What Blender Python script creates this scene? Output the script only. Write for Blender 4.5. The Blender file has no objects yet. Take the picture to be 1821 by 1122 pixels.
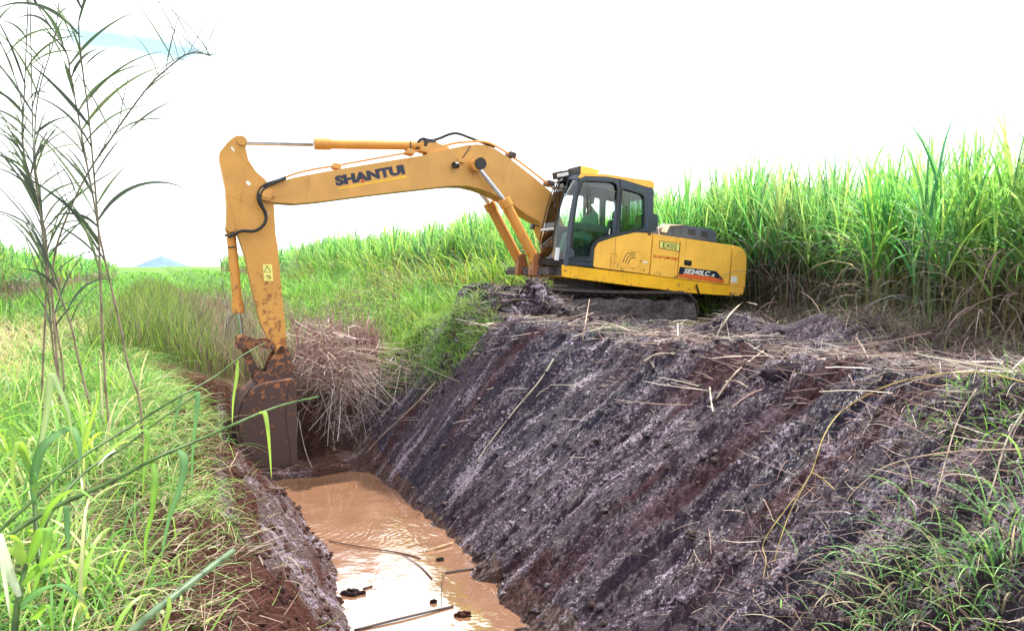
import bpy, bmesh, math, random
import numpy as np
from mathutils import Matrix, Vector
R = math.radians
random.seed(7); rng = np.random.default_rng(7)
sc = bpy.context.scene
C = sc.collection

# ------------------------------------------------------------------ camera
EYE = Vector((0, 0, 4.0)); PITCH = 3.75; F = 1315.0
cam_d = bpy.data.cameras.new('camera'); cam = bpy.data.objects.new('camera', cam_d); C.objects.link(cam)
cam.location = EYE; cam.rotation_euler = (R(90 - PITCH), 0, 0)
cam_d.sensor_width = 36; cam_d.lens = 36 * F / 1821; cam_d.clip_start = .05; cam_d.clip_end = 9000
sc.camera = cam
# ------------------------------------------------------------------ light
SUN_AZ = R(48)       # direction to the sun, clockwise from +Y (the view direction)
SUN_EL = R(56)
sd = bpy.data.lights.new('sun', 'SUN'); so = bpy.data.objects.new('sun', sd); C.objects.link(so)
sd.energy = 4.6; sd.angle = R(.6); sd.color = (1, .95, .86)
so.rotation_euler = (R(90) - SUN_EL, 0, -SUN_AZ + math.pi * 0)
sdir = Vector((math.sin(SUN_AZ) * math.cos(SUN_EL), math.cos(SUN_AZ) * math.cos(SUN_EL), math.sin(SUN_EL)))
so.rotation_euler = sdir.to_track_quat('Z', 'Y').to_euler()
w = bpy.data.worlds.new("World"); sc.world = w; w.use_nodes = True
nt = w.node_tree; nt.nodes.clear()
def N(t, typ, **k):
    n = t.nodes.new(typ)
    for a, b in k.items(): setattr(n, a, b)
    return n
out = N(nt, 'ShaderNodeOutputWorld'); bgs = N(nt, 'ShaderNodeBackground'); bgc = N(nt, 'ShaderNodeBackground'); mx = N(nt, 'ShaderNodeMixShader')
sky = N(nt, 'ShaderNodeTexSky', sky_type='NISHITA', sun_disc=False, sun_elevation=SUN_EL, sun_rotation=SUN_AZ)
sky.ozone_density = 1.0; sky.dust_density = .6
skc = N(nt, 'ShaderNodeMix', data_type='RGBA', blend_type='MULTIPLY'); skc.inputs['Factor'].default_value = 1
_q = [q for q in skc.inputs if q.type == 'RGBA']; nt.links.new(sky.outputs[0], _q[0]); _q[1].default_value = (.84, 1.16, 1.02, 1)
nt.links.new([q for q in skc.outputs if q.type == 'RGBA'][0], bgs.inputs[0]); bgs.inputs[1].default_value = .15
tc = N(nt, 'ShaderNodeTexCoord')
def ray(px, py):
    d = Vector(((px - 910.5) / F, -(py - 561) / F, -1.0))
    return Matrix.Rotation(R(90 - PITCH), 3, 'X') @ d
d0 = ray(265, 82).normalized()
# a long gap in the cloud, tilted a little, up on the left
sub = N(nt, 'ShaderNodeVectorMath', operation='SUBTRACT'); sub.inputs[1].default_value = d0
nt.links.new(tc.outputs['Generated'], sub.inputs[0])
nz = N(nt, 'ShaderNodeTexNoise'); nz.inputs['Scale'].default_value = 9; nz.inputs['Detail'].default_value = 6
mp0 = N(nt, 'ShaderNodeMapping'); mp0.inputs['Scale'].default_value = (1, 1, 3.2)
nt.links.new(tc.outputs['Generated'], mp0.inputs[0]); nt.links.new(mp0.outputs[0], nz.inputs['Vector'])
mp = N(nt, 'ShaderNodeMapping'); mp.vector_type = 'POINT'
mp.inputs['Rotation'].default_value = (0, R(10), 0)
mp.inputs['Scale'].default_value = (9.0, 9.0, 58)
nt.links.new(sub.outputs[0], mp.inputs[0])
ln = N(nt, 'ShaderNodeVectorMath', operation='LENGTH'); nt.links.new(mp.outputs[0], ln.inputs[0])
ad = N(nt, 'ShaderNodeMath', operation='MULTIPLY_ADD'); ad.inputs[1].default_value = 3.2
nt.links.new(nz.outputs[0], ad.inputs[0]); nt.links.new(ln.outputs['Value'], ad.inputs[2])
mr = N(nt, 'ShaderNodeMapRange'); mr.interpolation_type = 'SMOOTHSTEP'
mr.inputs['From Min'].default_value = 2.1; mr.inputs['From Max'].default_value = 3.1
mr.inputs['To Min'].default_value = .13; mr.inputs['To Max'].default_value = 1
nt.links.new(ad.outputs[0], mr.inputs['Value'])
bgc.inputs[0].default_value = (.97, .985, 1, 1)
cm = N(nt, 'ShaderNodeMapRange'); cm.inputs['From Min'].default_value = .3; cm.inputs['From Max'].default_value = .7
cm.inputs['To Min'].default_value = 1.0; cm.inputs['To Max'].default_value = 1.35
nt.links.new(nz.outputs[0], cm.inputs['Value']); nt.links.new(cm.outputs[0], bgc.inputs[1])
nt.links.new(mr.outputs[0], mx.inputs[0]); nt.links.new(bgs.outputs[0], mx.inputs[1]); nt.links.new(bgc.outputs[0], mx.inputs[2])
nt.links.new(mx.outputs[0], out.inputs[0])
sc.view_settings.view_transform = 'Standard'; sc.view_settings.look = 'None'
sc.view_settings.gamma = 1; sc.view_settings.exposure = .88
sc.render.engine = 'CYCLES'
sc.cycles.max_bounces = 6; sc.cycles.diffuse_bounces = 3; sc.cycles.glossy_bounces = 3
sc.cycles.transmission_bounces = 4; sc.cycles.transparent_max_bounces = 8

# ------------------------------------------------------------------ helpers
def tag(o, label=None, cat=None, group=None, kind=None):
    for k, v in (('label', label), ('category', cat), ('group', group), ('kind', kind)):
        if v: o[k] = v
    return o
def empty(name, loc=(0, 0, 0), label=None, cat=None, group=None):
    o = bpy.data.objects.new(name, None); C.objects.link(o); o.location = loc; o.empty_display_size = .2
    return tag(o, label, cat, group)
def link(name, me, mat, parent=None):
    o = bpy.data.objects.new(name, me); C.objects.link(o)
    if mat: me.materials.append(mat)
    if parent: o.parent = parent
    return o
def fin(bm, name, mat, parent=None, bevel=0, ang=35, seg=2):
    if bevel:
        es = [e for e in bm.edges if len(e.link_faces) == 2 and e.calc_face_angle(0) > R(32)]
        bmesh.ops.bevel(bm, geom=es, offset=bevel, segments=seg, affect='EDGES', profile=.5, clamp_overlap=True)
    me = bpy.data.meshes.new(name); bmesh.ops.recalc_face_normals(bm, faces=bm.faces); bm.to_mesh(me); bm.free()
    me.polygons.foreach_set('use_smooth', [True] * len(me.polygons))
    me.set_sharp_from_angle(angle=R(ang))
    return link(name, me, mat, parent)
def prism(bm, pts, y0, y1):
    """polygon given as (x,z) extruded from y0 to y1"""
    a = [bm.verts.new((p[0], y0, p[1])) for p in pts]; b = [bm.verts.new((p[0], y1, p[1])) for p in pts]
    bm.faces.new(a); bm.faces.new(b[::-1]); n = len(pts)
    for i in range(n): bm.faces.new((a[i], b[i], b[(i + 1) % n], a[(i + 1) % n]))
    return bm
def box(bm, c, s, m=None):
    r = bmesh.ops.create_cube(bm, size=1)['verts']
    T = Matrix.Translation(c) @ (m.to_4x4() if m else Matrix()) @ Matrix.Diagonal((*s, 1))
    bmesh.ops.transform(bm, matrix=T, verts=r); return bm
def smooth_pts(pts, k=4):
    pts = [Vector(p) for p in pts]
    if len(pts) < 3 or k < 2: return pts
    o = []
    for i in range(len(pts) - 1):
        p0 = pts[max(i - 1, 0)]; p1 = pts[i]; p2 = pts[i + 1]; p3 = pts[min(i + 2, len(pts) - 1)]
        for j in range(k):
            t = j / k
            o.append(.5 * ((2 * p1) + (-p0 + p2) * t + (2 * p0 - 5 * p1 + 4 * p2 - p3) * t * t + (-p0 + 3 * p1 - 3 * p2 + p3) * t ** 3))
    return o + [pts[-1]]
def tube(bm, pts, r, seg=8, k=4, cap=True):
    pts = smooth_pts(pts, k); n = len(pts)
    rr = [r[0] + (r[1] - r[0]) * i / (n - 1) for i in range(n)] if isinstance(r, tuple) else [r] * n
    up = None; prev = None
    for i, p in enumerate(pts):
        t = (pts[min(i + 1, n - 1)] - pts[max(i - 1, 0)]).normalized()
        if up is None: up = t.orthogonal().normalized()
        else: up = (up - t * up.dot(t)); up = up.normalized() if up.length > 1e-6 else t.orthogonal().normalized()
        sd_ = t.cross(up)
        ring = [bm.verts.new(p + (up * math.cos(2 * math.pi * j / seg) + sd_ * math.sin(2 * math.pi * j / seg)) * rr[i]) for j in range(seg)]
        if prev:
            for j in range(seg): bm.faces.new((prev[j], prev[(j + 1) % seg], ring[(j + 1) % seg], ring[j]))
        elif cap: bm.faces.new(ring[::-1])
        prev = ring
    if cap: bm.faces.new(prev)
    return bm
def cyl(bm, a, b, r, seg=20): return tube(bm, [a, b], r, seg, 1)
def plate(name, outlines, y0, y1, mat, parent, bevel=.006):
    """filled outline with holes in the (x,z) plane, between y0 and y1"""
    cu = bpy.data.curves.new(name, 'CURVE'); cu.dimensions = '2D'; cu.fill_mode = 'BOTH'
    cu.extrude = abs(y1 - y0) / 2 - bevel; cu.bevel_depth = bevel; cu.bevel_resolution = 1; cu.offset = -bevel
    for pts in outlines:
        s = cu.splines.new('POLY'); s.points.add(len(pts) - 1)
        for p, q in zip(s.points, pts): p.co = (q[0], q[1], 0, 1)
        s.use_cyclic_u = True
    o = bpy.data.objects.new('tmp', cu); C.objects.link(o)
    me = bpy.data.meshes.new_from_object(o.evaluated_get(bpy.context.evaluated_depsgraph_get()))
    bpy.data.objects.remove(o); bpy.data.curves.remove(cu); me.name = name
    me.transform(Matrix(((1, 0, 0, 0), (0, 0, -1, (y0 + y1) / 2), (0, 1, 0, 0), (0, 0, 0, 1))))
    me.materials.clear(); me.polygons.foreach_set('use_smooth', [True] * len(me.polygons)); me.set_sharp_from_angle(angle=R(35))
    return link(name, me, mat, parent)
def round_poly(pts, r, k=4):
    """round the corners of a polygon"""
    o = []; n = len(pts)
    for i in range(n):
        p = Vector((pts[i][0], pts[i][1])); a = Vector((pts[i - 1][0], pts[i - 1][1])); b = Vector((pts[(i + 1) % n][0], pts[(i + 1) % n][1]))
        da, db = (a - p), (b - p); rr = min(r, da.length * .45, db.length * .45)
        A = p + da.normalized() * rr; B = p + db.normalized() * rr
        for j in range(k + 1):
            t = j / k; o.append(tuple(A * (1 - t) ** 2 + p * 2 * t * (1 - t) + B * t * t))
    return o

# ------------------------------------------------------------------ noise, terrain
def vn(x, y, seed=0):
    xi = np.floor(x).astype(np.int64); yi = np.floor(y).astype(np.int64); fx = x - xi; fy = y - yi
    fx = fx * fx * (3 - 2 * fx); fy = fy * fy * (3 - 2 * fy)
    def h(a, b):
        k = (a * 374761393 + b * 668265263 + seed * 974634757) & 0xffffffff
        k = ((k ^ (k >> 13)) * 1274126177) & 0xffffffff
        return ((k ^ (k >> 16)) & 0xffff) / 65535.0
    return (h(xi, yi) * (1 - fx) + h(xi + 1, yi) * fx) * (1 - fy) + (h(xi, yi + 1) * (1 - fx) + h(xi + 1, yi + 1) * fx) * fy
def fbm(x, y, seed=0, o=4, g=.5):
    a = 1; s = 0; t = 0
    for i in range(o): s = s + a * vn(x * 2 ** i, y * 2 ** i, seed + i * 17); t += a; a *= g
    return s / t * 2 - 1
def ss(a, b, x): t = np.clip((x - a) / (b - a), 0, 1); return t * t * (3 - 2 * t)
C0 = np.array((-.7, 8.1)); U = np.array((-.43, .90)); U = U / np.linalg.norm(U); NN = np.array((U[1], -U[0]))
def sv(x, y): dx = x - C0[0]; dy = y - C0[1]; return dx * NN[0] + dy * NN[1], dx * U[0] + dy * U[1]
def xy(s, v): return C0[0] + s * NN[0] + v * U[0], C0[1] + s * NN[1] + v * U[1]

# excavator frame
YAW = R(24); TILT = R(6.3)
RM = Matrix.Rotation(math.pi + YAW, 3, 'Z') @ Matrix.Rotation(-TILT, 3, 'Y')
wp = EYE + ray(1055, 476) * 16.0
OM = wp - RM @ Vector((0, 1.38, 1.25))
MM = Matrix.Translation(OM) @ RM.to_4x4(); MI = MM.inverted(); MI3 = MI.to_3x3()
def L(px, py, yl):
    o = MI @ EYE; d = MI3 @ ray(px, py); t = (yl - o.y) / d.y
    p = o + d * t; return (p.x, p.z)
def LL(pts, yl): return [L(a, b, yl) for a, b in pts]
def L3(px, py, yl): a = L(px, py, yl); return Vector((a[0], yl, a[1]))

HEAPS = [(-.75, 15.1, .55, .7, .36), (.05, 14.95, .7, .6, .36), (.85, 14.8, .7, .5, .30), (1.9, 14.3, .8, .4, .20), (2.9, 13.9, .8, .4, .16), (3.62, 9.75, .55, .34, -.34), (4.6, 12.2, 1.3, .5, .22), (5.6, 11.9, .9, .5, .22), (3.6, 12.4, .7, .4, .18), (6.4, 11.0, .8, .5, .20)]
def height(x, y, fine=True):
    x = np.asarray(x, float); y = np.asarray(y, float)
    s, v = sv(x, y)
    dug = 1 - ss(8.0, 8.7, v + .4 * fbm(s * .8, v * .3, 3, 2))
    low = -.3 + .42 * ss(6.0, 6.9, v + .5 * fbm(s * 1.3, v, 4, 2)) + .06 * fbm(x * 4, y * 4, 49, 3) * ss(5.8, 6.6, v)
    bed = low * dug + 1.35 * (1 - dug)
    hol = ss(4.6, 6.6, v) * dug
    wv = .14 * fbm(v * .9, v * 0 + 1, 5, 3); wl = .14 * fbm(v * .9, v * 0 + 9, 6, 3)
    wv = wv + .07 * fbm(v * 4, v * 0 + 2, 15, 3) - .22 * (1 - ss(-.5, 3, v)); wl = wl + .07 * fbm(v * 4, v * 0 + 7, 16, 3) - .14 * (1 - ss(-.5, 3, v))
    sR = .66 + wv + .35 * (1 - dug); sL = -.62 + wl - .3 * (1 - dug) - .95 * hol
    cr = 4.0 - 1.05 * ss(1.5, 5.2, v) + .9 * ss(7, 8.5, v) + .2 * fbm(v * .5, v * 0, 8, 2)
    cl = -3.3 + .25 * ss(1, 4, v) - .4 * hol + .25 * fbm(v * .6, v * 0, 9, 2)
    topR = 2.78 + .10 * fbm(x * .35, y * .35, 11, 3); topL = 2.35 - .25 * ss(3, 6, v) + .10 * fbm(x * .4, y * .4, 12, 3)
    # heap of spoil along the crest
    heap = np.exp(-((s - cr - .55) / .95) ** 2) * (.10 + .16 * fbm(v * .55, s * .4, 13, 3)) * (1 - ss(5.5, 8, v))
    near = ss(-1.5, -5.5, v); topR = topR + heap + .12 * near
    tR = np.clip((s - sR) / (cr - sR), 0, 1); tL = np.clip((sL - s) / (sL - cl), 0, 1)
    zR = bed + (topR - bed) * (.86 * tR + .14 * np.sin(tR * math.pi / 2)) - .0
    kL = .25 * dug
    zL = bed + (topL - bed) * ((1 - kL) * tL + kL * np.sin(tL * math.pi / 2))
    z = np.where(s > 0, zR, zL)
    z = np.where((s < sR) & (s > sL), bed, z)
    # ground carried under the machine
    lx = (x - OM.x) * -math.cos(YAW) + (y - OM.y) * -math.sin(YAW); ly = (x - OM.x) * math.sin(YAW) - (y - OM.y) * math.cos(YAW)
    zp = OM.z - .07 + (lx + .6) * math.tan(R(2.2)) + .10
    wt = np.exp(-((lx - .1) / 2.9) ** 6 - (ly / 1.9) ** 6)
    z = z * (1 - wt) + np.maximum(z, zp) * wt
    for (hx_, hy_, ra, rb, hh_) in HEAPS:
        e_ = ((x - hx_) / ra) ** 2 + ((y - hy_) / rb) ** 2
        z = z + hh_ * np.exp(-e_ ** 2.2) * (1 + .25 * fbm(x * 1.8, y * 1.8, 14, 2))
    # hills far off
    far = ss(120, 700, v); z = z + far * 3 * fbm(x * .004, y * .004, 30, 2)
    if fine:
        onR = ss(0.02, .2, tR) * (1 - ss(cr + 1.2, cr + 3.5, s)) * (1 - ss(9, 12, np.abs(v - 1)))
        slope = ss(0, .12, tR) * (1 - ss(.9, 1.0, tR)) * dug
        # long scrapes left by the bucket teeth, running down the slope
        v2 = v + .30 * s + .05 * fbm(s * 1.5, v * 1.5, 40, 2)
        gro = fbm(v2 * 1.7, s * .28, 41, 3) * .15 + (np.abs(fbm(v2 * 4.5, s * .25, 42, 2)) - .2) * .13 + fbm(v2 * 13, s * .5, 52, 3) * .045
        smo = ss(.0, .35, fbm(v2 * 1.5, s * .5, 53, 3))
        lump = fbm(x * 3.5, y * 3.5, 43, 4, .55)
        crumb = np.abs(fbm(x * 14, y * 14, 44, 3, .6))
        z = z + slope * gro + onR * (lump * (.15 - .075 * slope) + crumb * .10) * (1 - .6 * smo * slope) + onR * (1 - slope) * .16 * np.maximum(0, fbm(x * 1.3, y * 1.3, 54, 3))
        z = z + slope * .10 * np.maximum(0, fbm(v * 1.1, s * 1.6, 45, 3))
        onL = ss(0, .15, tL) * (1 - ss(.92, 1.15, tL + (s < cl) * .5)) * dug
        z = z + onL * (fbm(v * .8, s * 4.5, 46, 3) * .15 + fbm(v * 2, s * 13, 55, 2) * .05 + fbm(x * 6, y * 6, 47, 3) * .07 + crumb * .05)
        rest = (1 - onR) * (1 - onL) * (np.abs(s) > 1.2)
        z = z + rest * fbm(x * 1.5, y * 1.5, 48, 3) * .05 * (1 - ss(40, 80, np.abs(v)))
    return z
def ground_hit(px, py, off=0.0, tmax=60):
    d = ray(px, py); t = np.linspace(1.5, tmax, 3000)
    x = EYE.x + d.x * t; y = EYE.y + d.y * t; z = EYE.z + d.z * t
    h = height(x, y); i = np.argmax(z < h + off)
    return Vector((x[i], y[i], z[i]))
def at(px, py, dist): return EYE + ray(px, py) * dist

# ------------------------------------------------------------------ materials
def mat(name): m = bpy.data.materials.new(name); m.use_nodes = True; t = m.node_tree; return m, t, t.nodes['Principled BSDF']
def noise_mix(t, c1, c2, scale, lo=.4, hi=.6, vec=None, detail=6):
    n = N(t, 'ShaderNodeTexNoise'); n.inputs['Scale'].default_value = scale; n.inputs['Detail'].default_value = detail
    if vec: t.links.new(vec, n.inputs['Vector'])
    r = N(t, 'ShaderNodeMapRange'); r.inputs['From Min'].default_value = lo; r.inputs['From Max'].default_value = hi
    t.links.new(n.outputs[0], r.inputs['Value'])
    m = N(t, 'ShaderNodeMix', data_type='RGBA')
    t.links.new(r.outputs[0], m.inputs['Factor'])
    for c, i in ((c1, 'A'), (c2, 'B')):
        s = [q for q in m.inputs if q.name == i and q.type == 'RGBA'][0]
        if isinstance(c, tuple): s.default_value = (*c, 1)
        else: t.links.new(c, s)
    return [q for q in m.outputs if q.type == 'RGBA'][0], r.outputs[0], n
def bump(t, b, h, dist, strength=1.0):
    k = N(t, 'ShaderNodeBump'); k.inputs['Distance'].default_value = dist; k.inputs['Strength'].default_value = strength
    t.links.new(h, k.inputs['Height']); t.links.new(k.outputs[0], b.inputs['Normal']); return k
def plain(name, col, rough=.5, metal=0, spec=.5, bs=0, bd=0, var=.12):
    m, t, b = mat(name)
    tc_ = N(t, 'ShaderNodeTexCoord')
    c, _, n = noise_mix(t, tuple(x * (1 - var) for x in col), tuple(min(1, x * (1 + var)) for x in col), bs or 6, .3, .7, tc_.outputs['Object'])
    t.links.new(c, b.inputs['Base Color']); b.inputs['Roughness'].default_value = rough; b.inputs['Metallic'].default_value = metal
    b.inputs['Specular IOR Level'].default_value = spec
    if bd: bump(t, b, n.outputs[0], bd)
    return m
def paint(name, col, dirt, zlo, zhi, amount=.35, rough=.42):
    """machine paint with mud splashed on it: thick between local heights zlo (all) and zhi (none), specks elsewhere"""
    m, t, b = mat(name)
    tc_ = N(t, 'ShaderNodeTexCoord'); obj = tc_.outputs['Object']
    c, _, _ = noise_mix(t, tuple(x * .90 for x in col), tuple(min(1, x * 1.05) for x in col), 2.2, .35, .65, obj)
    # faint streaks that run down
    mp_ = N(t, 'ShaderNodeMapping'); mp_.inputs['Scale'].default_value = (14, 14, 1.2); t.links.new(obj, mp_.inputs[0])
    c, _, _ = noise_mix(t, c, tuple(x * .55 for x in col[:1]) + (col[1] * .42, col[2] * .6), 1, .62, .80, mp_.outputs[0])
    # blotches and specks of mud
    sx = N(t, 'ShaderNodeSeparateXYZ'); t.links.new(obj, sx.inputs[0])
    g = N(t, 'ShaderNodeMapRange'); g.inputs['From Min'].default_value = zlo; g.inputs['From Max'].default_value = zhi
    g.inputs['To Min'].default_value = .30; g.inputs['To Max'].default_value = 0; t.links.new(sx.outputs['Z'], g.inputs['Value'])
    n1 = N(t, 'ShaderNodeTexNoise'); n1.inputs['Scale'].default_value = 7; n1.inputs['Detail'].default_value = 9; n1.inputs['Roughness'].default_value = .7
    t.links.new(obj, n1.inputs['Vector'])
    a = N(t, 'ShaderNodeMath', operation='ADD'); t.links.new(g.outputs[0], a.inputs[0]); t.links.new(n1.outputs[0], a.inputs[1])
    r = N(t, 'ShaderNodeMapRange'); r.inputs['From Min'].default_value = 1 - amount; r.inputs['From Max'].default_value = 1 - amount + .07
    t.links.new(a.outputs[0], r.inputs['Value'])
    m2 = N(t, 'ShaderNodeMix', data_type='RGBA'); t.links.new(r.outputs[0], m2.inputs['Factor'])
    ia = [q for q in m2.inputs if q.type == 'RGBA']; t.links.new(c, ia[0]); ia[1].default_value = (*dirt, 1)
    t.links.new([q for q in m2.outputs if q.type == 'RGBA'][0], b.inputs['Base Color'])
    rr = N(t, 'ShaderNodeMapRange'); rr.inputs['To Min'].default_value = rough; rr.inputs['To Max'].default_value = .85
    t.links.new(r.outputs[0], rr.inputs['Value']); t.links.new(rr.outputs[0], b.inputs['Roughness'])
    bump(t, b, r.outputs[0], .004, .6)
    b.inputs['Specular IOR Level'].default_value = .4
    return m
def leafmat(name, trans=.42, rough=.5, spec=.3):
    m, t, b = mat(name)
    a = N(t, 'ShaderNodeAttribute', attribute_name='Col'); t.links.new(a.outputs['Color'], b.inputs['Base Color'])
    b.inputs['Roughness'].default_value = rough; b.inputs['Specular IOR Level'].default_value = spec
    tr = N(t, 'ShaderNodeBsdfTranslucent'); mm = N(t, 'ShaderNodeMixShader'); mm.inputs[0].default_value = trans
    hs = N(t, 'ShaderNodeHueSaturation'); hs.inputs['Hue'].default_value = .487; hs.inputs['Saturation'].default_value = 1.1; hs.inputs['Value'].default_value = 1.5
    t.links.new(a.outputs['Color'], hs.inputs['Color']); t.links.new(hs.outputs[0], tr.inputs['Color'])
    o = [n for n in t.nodes if n.type == 'OUTPUT_MATERIAL'][0]
    t.links.new(b.outputs[0], mm.inputs[1]); t.links.new(tr.outputs[0], mm.inputs[2]); t.links.new(mm.outputs[0], o.inputs[0])
    return m
YEL = (.92, .51, .085); BOOMC = (.60, .315, .085); MUDC = (.10, .060, .055)
M_house = paint('house_paint', YEL, (.24, .12, .05), .8, 1.7, .27)
M_skirt = paint('skirt_paint', (.92, .50, .03), (.30, .15, .06), .2, 1.25, .36)
M_boom = paint('boom_paint', BOOMC, (.26, .13, .06), -3.0, 1.4, .27)
M_arm = paint('arm_paint', (.60, .30, .07), (.30, .13, .05), -2.0, 1.6, .31)
M_bucket = paint('bucket_paint', (.34, .13, .05), (.085, .052, .048), -3.2, .4, .42, .55)
M_cyl = paint('cylinder_paint', (.62, .28, .06), (.26, .12, .05), -1.5, 1.6, .31)
M_dark = plain('dark_cab_paint', (.035, .048, .075), .35, 0, .5, 5)
M_black = plain('black_rubber', (.012, .012, .016), .45)
M_chrome = plain('chromed_steel', (.50, .53, .60), .22, 1, .5)
M_grey = plain('grey_hood', (.055, .075, .14), .6)
M_light = plain('pale_grey_metal', (.62, .64, .68), .45)
M_mudmetal = plain('muddy_steel', (.055, .042, .045), .62, 0, .5, 22, .02, .5)
M_apron = paint('splashed_grey', (.40, .40, .42), (.06, .045, .05), 1.2, 2.2, .50)
M_navy = plain('navy_letter', (.012, .016, .045), .4)
M_red = plain('red_letter', (.55, .02, .015), .45)
M_orange = plain('orange_stripe', (.70, .13, .035), .45)
M_white = plain('white_sticker', (.8, .8, .78), .4)
M_plate = plain('pale_yellow_plate', (.78, .74, .20), .4)
M_yline = plain('yellow_stripe', (.80, .47, .02), .4)
m, t, b = mat('window_glass'); M_glass = m
gl = N(t, 'ShaderNodeBsdfGlossy'); gl.inputs['Roughness'].default_value = .02
tp = N(t, 'ShaderNodeBsdfTransparent'); tp.inputs[0].default_value = (.93, .98, .98, 1)
fr = N(t, 'ShaderNodeFresnel'); fr.inputs[0].default_value = 1.5; ms = N(t, 'ShaderNodeMixShader')
o = [n for n in t.nodes if n.type == 'OUTPUT_MATERIAL'][0]
t.links.new(fr.outputs[0], ms.inputs[0]); t.links.new(tp.outputs[0], ms.inputs[1]); t.links.new(gl.outputs[0], ms.inputs[2]); t.links.new(ms.outputs[0], o.inputs[0])
m, t, b = mat('dusty_tinted_glass'); M_tint = m
gl = N(t, 'ShaderNodeBsdfGlossy'); gl.inputs['Roughness'].default_value = .05
tp = N(t, 'ShaderNodeBsdfTransparent'); tp.inputs[0].default_value = (.42, .55, .58, 1); ms = N(t, 'ShaderNodeMixShader')
ms.inputs[0].default_value = .10; o = [n for n in t.nodes if n.type == 'OUTPUT_MATERIAL'][0]
t.links.new(tp.outputs[0], ms.inputs[1]); t.links.new(gl.outputs[0], ms.inputs[2]); t.links.new(ms.outputs[0], o.inputs[0])
M_leaf = leafmat('grass_blades'); M_cane = leafmat('cane_leaves', .48); M_dry = leafmat('dry_stalks', .12, .45, .5)
M_wide = leafmat('broad_leaves', .45, .38, .5); M_reed = leafmat('reed_leaves', .3, .5, .3)

# ground
m, t, b = mat('ground_soil'); M_ground = m
a = N(t, 'ShaderNodeAttribute', attribute_name='Col'); wet = N(t, 'ShaderNodeAttribute', attribute_name='Wet')
geo = N(t, 'ShaderNodeNewGeometry')
mpg = N(t, 'ShaderNodeMapping'); mpg.inputs['Rotation'].default_value = (0, 0, -(math.atan2(NN[1], NN[0]) - math.atan(.30)))
t.links.new(geo.outputs['Position'], mpg.inputs[0])
mps = N(t, 'ShaderNodeMapping'); mps.inputs['Scale'].default_value = (2.6, 17, 2.6); t.links.new(mpg.outputs[0], mps.inputs[0])
n1 = N(t, 'ShaderNodeTexNoise'); n1.inputs['Scale'].default_value = 1.6; n1.inputs['Detail'].default_value = 9; n1.inputs['Roughness'].default_value = .62
t.links.new(mps.outputs[0], n1.inputs['Vector'])
n2 = N(t, 'ShaderNodeTexNoise'); n2.inputs['Scale'].default_value = 16; n2.inputs['Detail'].default_value = 8; n2.inputs['Roughness'].default_value = .7
t.links.new(geo.outputs['Position'], n2.inputs['Vector'])
hs = N(t, 'ShaderNodeMath', operation='ADD'); t.links.new(n1.outputs[0], hs.inputs[0]); t.links.new(n2.outputs[0], hs.inputs[1])
bump(t, b, hs.outputs[0], .15, 1.0)
mr1 = N(t, 'ShaderNodeMapRange'); mr1.inputs['From Min'].default_value = .35; mr1.inputs['From Max'].default_value = .65
mr1.inputs['To Min'].default_value = .45; mr1.inputs['To Max'].default_value = 1.6; t.links.new(n2.outputs[0], mr1.inputs['Value'])
vm = N(t, 'ShaderNodeVectorMath', operation='SCALE'); t.links.new(a.outputs['Color'], vm.inputs[0]); t.links.new(mr1.outputs[0], vm.inputs['Scale'])
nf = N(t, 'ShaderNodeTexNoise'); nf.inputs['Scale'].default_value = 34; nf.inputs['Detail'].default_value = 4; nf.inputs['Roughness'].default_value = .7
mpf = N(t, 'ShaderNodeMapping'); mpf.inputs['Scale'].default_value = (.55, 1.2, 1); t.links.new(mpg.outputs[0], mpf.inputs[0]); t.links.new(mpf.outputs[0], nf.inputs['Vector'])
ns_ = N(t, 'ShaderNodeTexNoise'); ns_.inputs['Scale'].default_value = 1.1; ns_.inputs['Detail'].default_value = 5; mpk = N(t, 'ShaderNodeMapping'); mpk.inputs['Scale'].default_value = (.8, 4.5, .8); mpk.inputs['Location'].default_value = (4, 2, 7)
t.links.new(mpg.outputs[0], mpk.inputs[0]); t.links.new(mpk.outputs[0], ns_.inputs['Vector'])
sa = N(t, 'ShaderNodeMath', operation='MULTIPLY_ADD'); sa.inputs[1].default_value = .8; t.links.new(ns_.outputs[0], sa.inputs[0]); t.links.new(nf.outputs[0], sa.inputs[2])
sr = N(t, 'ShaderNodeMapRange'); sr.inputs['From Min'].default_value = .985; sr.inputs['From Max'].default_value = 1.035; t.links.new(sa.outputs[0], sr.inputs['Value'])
sw = N(t, 'ShaderNodeMath', operation='MULTIPLY'); t.links.new(sr.outputs[0], sw.inputs[0]); t.links.new(wet.outputs['Fac'], sw.inputs[1])  # wetness as mask of the painted glint specks
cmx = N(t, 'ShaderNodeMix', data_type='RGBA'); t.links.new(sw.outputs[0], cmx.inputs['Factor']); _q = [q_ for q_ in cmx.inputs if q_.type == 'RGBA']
t.links.new(vm.outputs[0], _q[0]); _q[1].default_value = (.60, .48, .62, 1)  # pale lavender specks: glints of the mud painted into its base colour
t.links.new([q_ for q_ in cmx.outputs if q_.type == 'RGBA'][0], b.inputs['Base Color'])
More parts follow.
